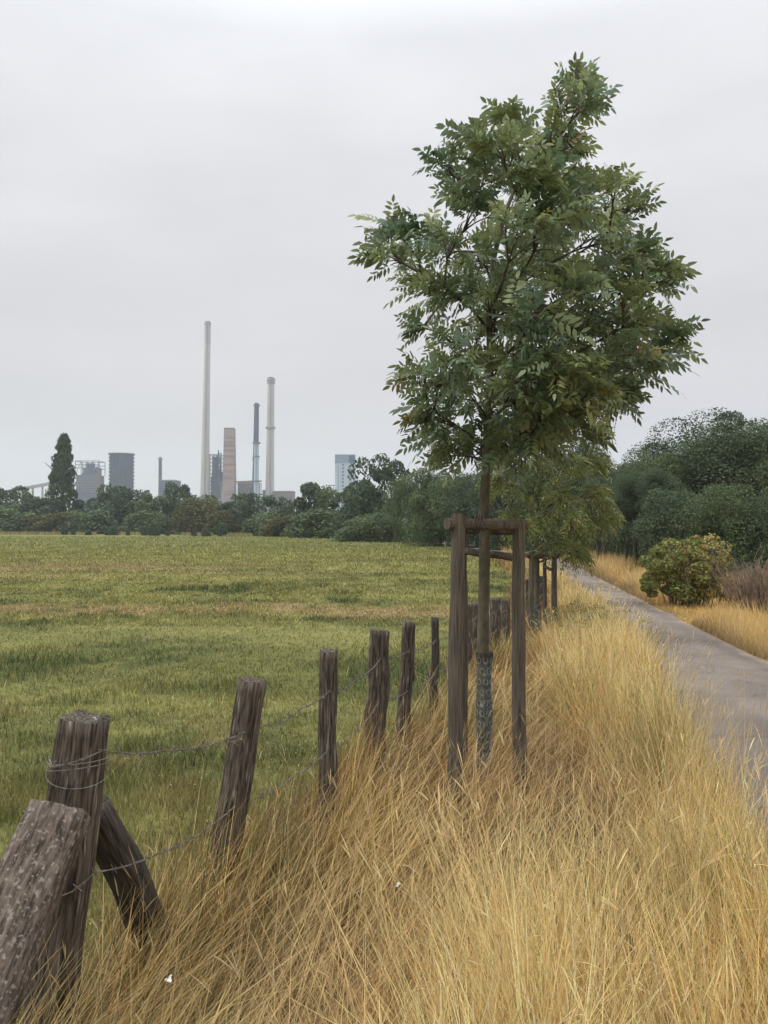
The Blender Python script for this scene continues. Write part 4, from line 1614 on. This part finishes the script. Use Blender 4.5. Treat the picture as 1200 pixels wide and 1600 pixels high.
def chimney(px, top, wt, wb, mat, label, collars=(), bands=(), sides=24, cap='conc_dk', lean=0.0, d=0):
    root = empty('chimney', (wx_(px), DI + d, GI))
    s = (DI + d) / DI
    zt = (wz_(top) - H) * s + H - GI
    mb = MB()
    pts = [Vector((lean * PXM * t, 0, zt * t)) for t in (0, .25, .5, .75, 1)]
    rb, rt = wb * PXM / 2 * s, wt * PXM / 2 * s
    prof_ = [rb, rb * .75 + rt * .25 - (rb - rt) * .05, (rb + rt) / 2 - (rb - rt) * .1, rt * .8 + rb * .2 - (rb - rt) * .05, rt]
    mb.tube(pts, prof_, sides)
    mb.build('shaft', M[mat], root, smooth=False)
    for i, (py, ex, hgt, cm) in enumerate(collars):
        z = (wz_(py) - H) * s + H - GI
        t = z / zt
        r = float(np.interp(t, (0, .25, .5, .75, 1), prof_)) + ex
        m2 = MB()
        m2.tube([Vector((lean * PXM * t, 0, z - hgt / 2)), Vector((lean * PXM * t, 0, z + hgt / 2))], r, sides)
        m2.build('collar', M[cm], root)
    m2 = MB()
    m2.tube([Vector((lean * PXM, 0, zt + .003)), Vector((lean * PXM, 0, zt + 1.2))], rt * .8, sides)
    m2.build('flue', M['steel2'], root)
    # ladder
    m3 = MB()
    for sx_ in (-.5, .5):
        m3.beam((sx_ + rb * .3, -rb - .3, 2), (sx_ + lean * PXM, -rt - .3, zt - 1), .18)
    m3.build('ladder', M['steel2'], root)
    tag(root, label, 'chimney', 'chimneys of the steelworks on the horizon')
    return root


chimney(319, 503, 9, 15, 'conc', 'tallest slim tapering concrete chimney of the works', [(505, .5, 2.5, 'conc_dk'), (520, .10, 23, 'conc_mid')], lean=4.5)
chimney(250, 716, 5, 6.5, 'hall', 'short slim brownish chimney at the left of the group', [(717, .7, 1.6, 'conc_dk')])
chimney(421, 591, 10.5, 15, 'conc', 'cream chimney with two dark collars, right of the dark blue one', [(593, 1.0, 2.6, 'conc_dk'), (598, .7, 1.2, 'conc_dk'), (668, 1.4, 1.6, 'conc_dk')], lean=2)
chimney(398, 631, 7.5, 12, 'steel', 'dark blue grey chimney left of the cream one', [(633, .8, 1.8, 'steel2'), (716, .8, 1, 'steel2')], lean=2.5)
chimney(403.5, 692, 7.5, 8.5, 'pale', 'pale steel chimney with gallery platforms in front of the dark blue one', [(692, 1.6, 1.2, 'steel2'), (713, 1.0, .8, 'steel2'), (752, 1.2, 1.2, 'steel2')], d=-12)
chimney(675, 640, 9, 12.5, 'conc', 'cream chimney largely hidden behind the lower left of the near ash crown', [(642, .8, 2, 'conc_dk')])

# cooling stack, square and tapering, with bands
root = empty('brick_stack', (wx_(358.5), DI, GI))
mb = MB()
levels = [(0, 10.2), (.35, 9.2), (.7, 8.2), (1, 7.4)]
zt = wz_(669) - GI
vs = []
for t, hw in levels:
    w2 = hw * PXM
    for sx_, sy_ in ((-1, -1), (1, -1), (1, 1), (-1, 1)):
        vs.append((sx_ * w2, sy_ * w2, zt * t))
fs_ = []
for i in range(3):
    for k in range(4):
        fs_.append((i * 4 + k, i * 4 + (k + 1) % 4, (i + 1) * 4 + (k + 1) % 4, (i + 1) * 4 + k))
fs_.append((12, 13, 14, 15))
mb.add(vs, fs_)
mb.build('shaft', M['brick'], root)
for py in (670, 678, 685, 697, 704, 713, 727, 741, 748, 765):
    z = wz_(py) - GI
    t = z / zt
    hw = (10.2 * (1 - t) + 7.4 * t - .25 * math.sin(math.pi * t) + .35) * PXM
    m2 = MB()
    m2.box(-hw, hw, -hw, hw, z - .45, z + .45)
    m2.build('band', M['hall'] if py % 3 else M['conc_dk'], root)
tag(root, 'square tapering brick stack with horizontal bands between the tallest and the blue chimney', 'tower')

# ringed cylinder tower
root = empty('ringed_tower', (wx_(189.5), DI, GI))
mb = MB()
zt = wz_(709) - GI
mb.tube([Vector((0, 0, 0)), Vector((0, 0, zt))], 17 * PXM, 32)
mb.build('shell', M['steel'], root)
for k in range(11):
    z = zt - .6 - k * (wz_(709) - wz_(765)) / 10
    m2 = MB()
    m2.tube([Vector((0, 0, z - .6)), Vector((0, 0, z + .6))], (19.8 if k == 0 else 19.2) * PXM, 32)
    for j in range(16):
        a = j * math.pi / 8
        r_ = 18.4 * PXM
        m2.beam((math.cos(a) * r_, math.sin(a) * r_, z + .3), (math.cos(a) * r_, math.sin(a) * r_, z + 1.9), .25)
    m2.build('gallery', M['steel'], root)
m2 = MB()
for k in range(18):
    a = k * math.pi / 9
    m2.beam((math.cos(a) * 17.3 * PXM, math.sin(a) * 17.3 * PXM, 0), (math.cos(a) * 17.3 * PXM, math.sin(a) * 17.3 * PXM, zt - 1), .5)
m2.build('ribs', M['steel2'], root)
tag(root, 'dark blue cylindrical gas holder tower ringed with galleries', 'tower')

# left furnace
root = empty('blast_furnace', (wx_(135), DI + 10, GI))
mb = MB()
mb.box(-17 * PXM, 17 * PXM, -9, 9, 0, wz_(742) - GI)
mb.build('casing', M['steel2'], root)
m2 = MB()
zb_, zt_ = wz_(742) - GI, wz_(720) - GI
for xx_ in (-18, -9, 0, 9, 18):
    for yy_ in (-9.5, 9.5):
        m2.beam((xx_ * PXM, yy_, zb_), (xx_ * PXM, yy_, zt_), .55)
for z in (zt_, (zb_ + zt_) / 2, zt_ - 4):
    for yy_ in (-9.5, 9.5):
        m2.beam((-18.5 * PXM, yy_, z), (18.5 * PXM, yy_, z), .6)
for xx_ in (-18, 18):
    m2.beam((xx_ * PXM, -9.5, zt_), (xx_ * PXM, 9.5, zt_), .5)
for a_, b_ in ((-18, -9), (0, 9)):
    m2.beam((a_ * PXM, -9.5, zb_), (b_ * PXM, -9.5, zt_), .35)
m2.build('top_frame', M['steel2'], root)
m3 = MB()
m3.tube([Vector((0, 0, z + zb_)) for z in (0.003, 4, 8, 12.5)], [9.5, 6.5, 4.2, 5.0], 14)
m3.tube([Vector((-6, 0, zb_ + .003)), Vector((-6, 0, zb_ + 8))], 1.6, 8)
m3.tube([Vector((6.5, 0, zb_ + .003)), Vector((6.5, 0, zb_ + 9))], 1.4, 8)
m3.build('throat', M['steel'], root)
m4 = MB()
m4.box(15 * PXM, 20 * PXM, -10, -4, 0, wz_(731) - GI)
m4.box(14.4 * PXM, 20.8 * PXM, -10.4, -3.6, wz_(733) - GI, wz_(731.5) - GI)
m4.build('hoist_tower', M['hall'], root)
m5 = MB()
for k in range(9):
    z = wz_(768 - k * 3.2) - GI
    m5.box(-17.6 * PXM, 17.6 * PXM, -9.25, 9.25, z, z + .3)
m5.build('floor_edges', M['conc_dk'], root)
tag(root, 'grey blast furnace with open steel frame on top, right of the poplar', 'furnace')

# right furnace, tall dark lattice
root = empty('blast_furnace', (wx_(334), DI + 15, GI))
mb = MB()
mb.box(-8 * PXM, 5.5 * PXM, -6, 6, 0, wz_(744) - GI)
mb.build('casing', M['steel'], root)
m2 = MB()
zt_ = wz_(709) - GI
for yy_ in (-6.3, 6.3):
    for xx_ in (-9.5, -3, 3.5, 8.5):
        m2.beam((xx_ * PXM, yy_, 0), (xx_ * PXM * .97, yy_, zt_), .7)
    for k in range(12):
        z = zt_ - k * 4.0
        m2.beam((-10 * PXM, yy_, z), (9.5 * PXM, yy_, z), .7)
        m2.beam((-9.5 * PXM, yy_, z), (-3 * PXM, yy_, z - 4), .4)
        m2.beam((3.5 * PXM, yy_, z), (8.5 * PXM, yy_, z - 4), .4)
m2.build('frame', M['steel'], root)
m3 = MB()
m3.tube([Vector((-1.5, 0, wz_(744) - GI + .003)), Vector((-1.5, 0, wz_(728) - GI)), Vector((-1, 0, wz_(712) - GI))], [4.6, 3.4, 4.0], 12)
m3.tube([Vector((3, -3, wz_(744) - GI)), Vector((4.5, -3, wz_(722) - GI)), Vector((1, -3, wz_(711) - GI))], 1.0, 8)
m3.build('pipework', M['steel'], root)
m4 = MB()
m4.beam((4.4 * PXM, -7.2, wz_(744) - GI), (4.4 * PXM, -7.2, wz_(702) - GI), 1.0)
m4.beam((3 * PXM, -7.2, wz_(707) - GI), (10.5 * PXM, -7.2, wz_(707) - GI), .7)
m4.beam((5 * PXM, -7.2, wz_(714) - GI), (10 * PXM, -7.2, wz_(714) - GI), .6)
m4.build('mast', M['steel'], root)
m5 = MB()
m5.beam((7 * PXM, 3, wz_(735) - GI), (11.5 * PXM, 3, 0), 1.6)
m5.build('skip_bridge', M['steel'], root)
tag(root, 'tall dark lattice blast furnace tower between the tallest chimney and the brick stack', 'furnace')


def hall(x0, x1, top, mat, label, d=0, depth=24, stripes=0):
    root = empty('factory_hall', (wx_((x0 + x1) / 2), DI + d, GI))
    hw = (x1 - x0) * PXM / 2
    zt = wz_(top) - GI
    mb = MB()
    mb.box(-hw, hw, -depth / 2, depth / 2, 0, zt)
    mb.build('walls', M[mat], root)
    m2 = MB()
    m2.box(-hw - .4, hw + .4, -depth / 2 - .4, depth / 2 + .4, zt + .003, zt + .9)
    m2.build('roof', M['roof'], root)
    m3 = MB()
    n = max(2, int(hw * 2 / 4))
    for k in range(n):
        xx_ = -hw + (k + .5) * 2 * hw / n
        m3.box(xx_ - .5, xx_ + .5, -depth / 2 - .06, -depth / 2 - .003, zt * .55, zt * .88)
    m3.build('window_row', M['steel'], root)
    tag(root, label, 'building', 'halls and sheds of the steelworks')


hall(254, 263, 752, 'steel2', 'small grey shed beside the short slim chimney')
hall(267, 277.5, 752, 'steel2', 'second small grey shed right of the one by the slim chimney')
hall(366, 396, 753, 'hall', 'rust brown hall between the brick stack and the blue chimney', d=30)
hall(428.5, 459, 769, 'hall', 'brown flat roofed hall right of the cream chimney')
hall(407, 420, 766, 'hall', 'low brown hall between the pale and the cream chimney', d=25)
hall(343, 440, 783, 'roof', 'long low grey building along the foot of the chimneys', d=-30, depth=14)

# pipe bridge
root = empty('pipe_bridge', (wx_(370), DI - 5, GI))
mb = MB()
mb.beam((-26 * PXM, 0, wz_(754) - GI), (40 * PXM, 0, wz_(752) - GI), 1.4)
mb.beam((-26 * PXM, 0, wz_(757) - GI), (40 * PXM, 0, wz_(756) - GI), .7)
mb.build('pipes', M['hall'], root)
m2 = MB()
for k in range(8):
    m2.beam(((-24 + k * 9) * PXM, 0, 0), ((-24 + k * 9) * PXM, 0, wz_(756) - GI), .7)
m2.build('trestles', M['steel2'], root)
tag(root, 'rusty pipe bridge crossing behind the brick stack towards the pale chimney', 'pipe bridge')

# conveyor gallery on the far left
root = empty('conveyor_bridge', (wx_(50), DI, GI))
mb = MB()
a_ = Vector((wx_(12) - wx_(50), 0, wz_(768) - GI))
b_ = Vector((wx_(96) - wx_(50), 0, wz_(752) - GI))
mb.beam(a_, b_, 3.2, 3.0)
mb.build('gallery', M['conc_dk'], root)
m2 = MB()
for px in (20, 36, 51, 66, 82):
    t = (px - 12) / 84
    p = a_.lerp(b_, t)
    m2.beam((p.x, 0, 0), (p.x, 0, p.z - 1.5), 1.6)
m2.build('piers', M['conc_dk'], root)
tag(root, 'inclined conveyor bridge on piers at the far left behind the trees', 'bridge')

# pale tower block
root = empty('tower_block', (wx_(539.7), DI, GI))
hw = 15.5 * PXM
zt = wz_(712) - GI
mb = MB()
mb.box(-hw, hw, -8, 8, 0, zt)
mb.build('walls', M['pale'], root)
m2 = MB()
m2.box(-hw - .1, hw + .1, -8.15, 8.15, zt - 8.5, zt + .6)
m2.build('blue_crown', M['blue'], root)
m3 = MB()
for k in range(9):
    z = zt - 11 - k * 3.6
    m3.box(-hw * .28, -hw * .12, -8.12, -8.003, z, z + 1.8)
m3.box(-hw * .7, -hw * .66, -8.1, -8.003, 2, zt - 10)
m3.box(hw * .36, hw * .40, -8.1, -8.003, 2, zt - 10)
m3.build('window_column', M['steel'], root)
m4 = MB()
# dark emblem on the upper right: a pointed mark
zz = zt - 7.4
xx_ = hw * .36
m4.box(xx_, xx_ + 5.6, -8.30, -8.16, zz, zz + 7.0)
m4.build('sign_panel', M['steel'], root)
m5 = MB()
m5.beam((xx_ + .8, -8.45, zz + 6.2), (xx_ + 2.8, -8.45, zz + .8), .8, .12)
m5.beam((xx_ + 4.8, -8.45, zz + 6.2), (xx_ + 2.8, -8.45, zz + .8), .8, .12)
m5.build('sign_mark', M['blue'], root)
m6 = MB()
for xx2 in (-18, -13, 13):
    m6.beam((xx2 * PXM * 1.05, 3, 0), (xx2 * PXM * 1.05, 3, wz_(758) - GI), .6)
m6.beam((-27 * PXM, 3, wz_(758) - GI), (-15.6 * PXM, 3, wz_(758) - GI), .8)
m6.build('gantry', M['hall'], root)
tag(root, 'pale blue tower block with dark mark at its upper right corner', 'building')

# small white flower heads in the verge
M['white'] = noise_mat('white_petals', (0.6, 0.6, 0.55), (0.78, 0.78, 0.74), 30, .8)
M['stem'] = noise_mat('dry_stem', (0.35, 0.27, 0.13), (0.5, 0.4, 0.2), 20, .9)
for k, (px, py, d, lab) in enumerate(((265, 1530, 2.05, 'small white flower head low in the grass right of the nearest fence post'), (622, 1382, 2.2, 'tall single flower stalk in the middle of the dry grass'))):
    p = at(px, py, d)
    root = empty('wild_flower', (p.x, p.y, gz1(d)))
    mb = MB()
    hgt = p.z - gz1(d)
    mb.tube([Vector((.02, 0, 0)), Vector((.012, 0, hgt * .5)), Vector((0, 0, hgt))], [.002, .0017, .0013], 5)
    mb.build('stem', M['stem'], root)
    mb = MB()
    rs = random.Random(k)
    for j in range(16 if k == 0 else 6):
        a = rs.uniform(0, 6.28)
        r_ = rs.uniform(0, .011 if k == 0 else .004)
        c_ = Vector((math.cos(a) * r_, math.sin(a) * r_, hgt + rs.uniform(-.003, .004)))
        mb.tube([c_ - Vector((0, 0, .003)), c_, c_ + Vector((0, 0, .002))], [.001, .0038, .001], 6)
    mb.build('flower_head', M['white'], root)
    tag(root, lab, 'flower')

# pale leaves and scraps on the path
mb = MB()
rs = random.Random(5)
for (px, py) in ((945, 936), (953, 938), (962, 940)):
    d = (H + .22) * F / (py - YH)
    p = at(px, py, d)
    z = gz1(d) + .04
    a = rs.uniform(0, 3)
    u = Vector((math.cos(a), math.sin(a), 0)) * .09
    v = Vector((-math.sin(a), math.cos(a), 0)) * .05
    c_ = Vector((p.x, p.y, z))
    mb.add([c_ - u, c_ - v, c_ + u, c_ + v + Vector((0, 0, .02)), c_ - u - Vector((0, 0, .004)), c_ - v - Vector((0, 0, .004)), c_ + u - Vector((0, 0, .004)), c_ + v - Vector((0, 0, .004))],
           [(0, 1, 2, 3), (7, 6, 5, 4), (0, 4, 5, 1), (1, 5, 6, 2), (2, 6, 7, 3), (3, 7, 4, 0)])
o = mb.build('litter', M['white'])
tag(o, 'few white scraps lying on the path near the bend', 'litter', kind='stuff')

# ================================================================ HAZE
mb = MB()
mb.box(-2100, 2100, -200, 3100, -1.5, 262)
m = bpy.data.materials.new('haze')
m.use_nodes = True
nn = m.node_tree
nn.nodes.clear()
oo = nn.nodes.new('ShaderNodeOutputMaterial')
pv = nn.nodes.new('ShaderNodeVolumePrincipled')
pv.inputs['Color'].default_value = (0.80, 0.88, 1.0, 1)
pv.inputs['Density'].default_value = 0.00034
pv.inputs['Anisotropy'].default_value = 0.2
nn.links.new(pv.outputs[0], oo.inputs['Volume'])
hz = mb.build('haze', m)
tag(hz, 'thin pale haze over the whole landscape', 'haze', kind='stuff')
hz.display_type = 'WIRE'
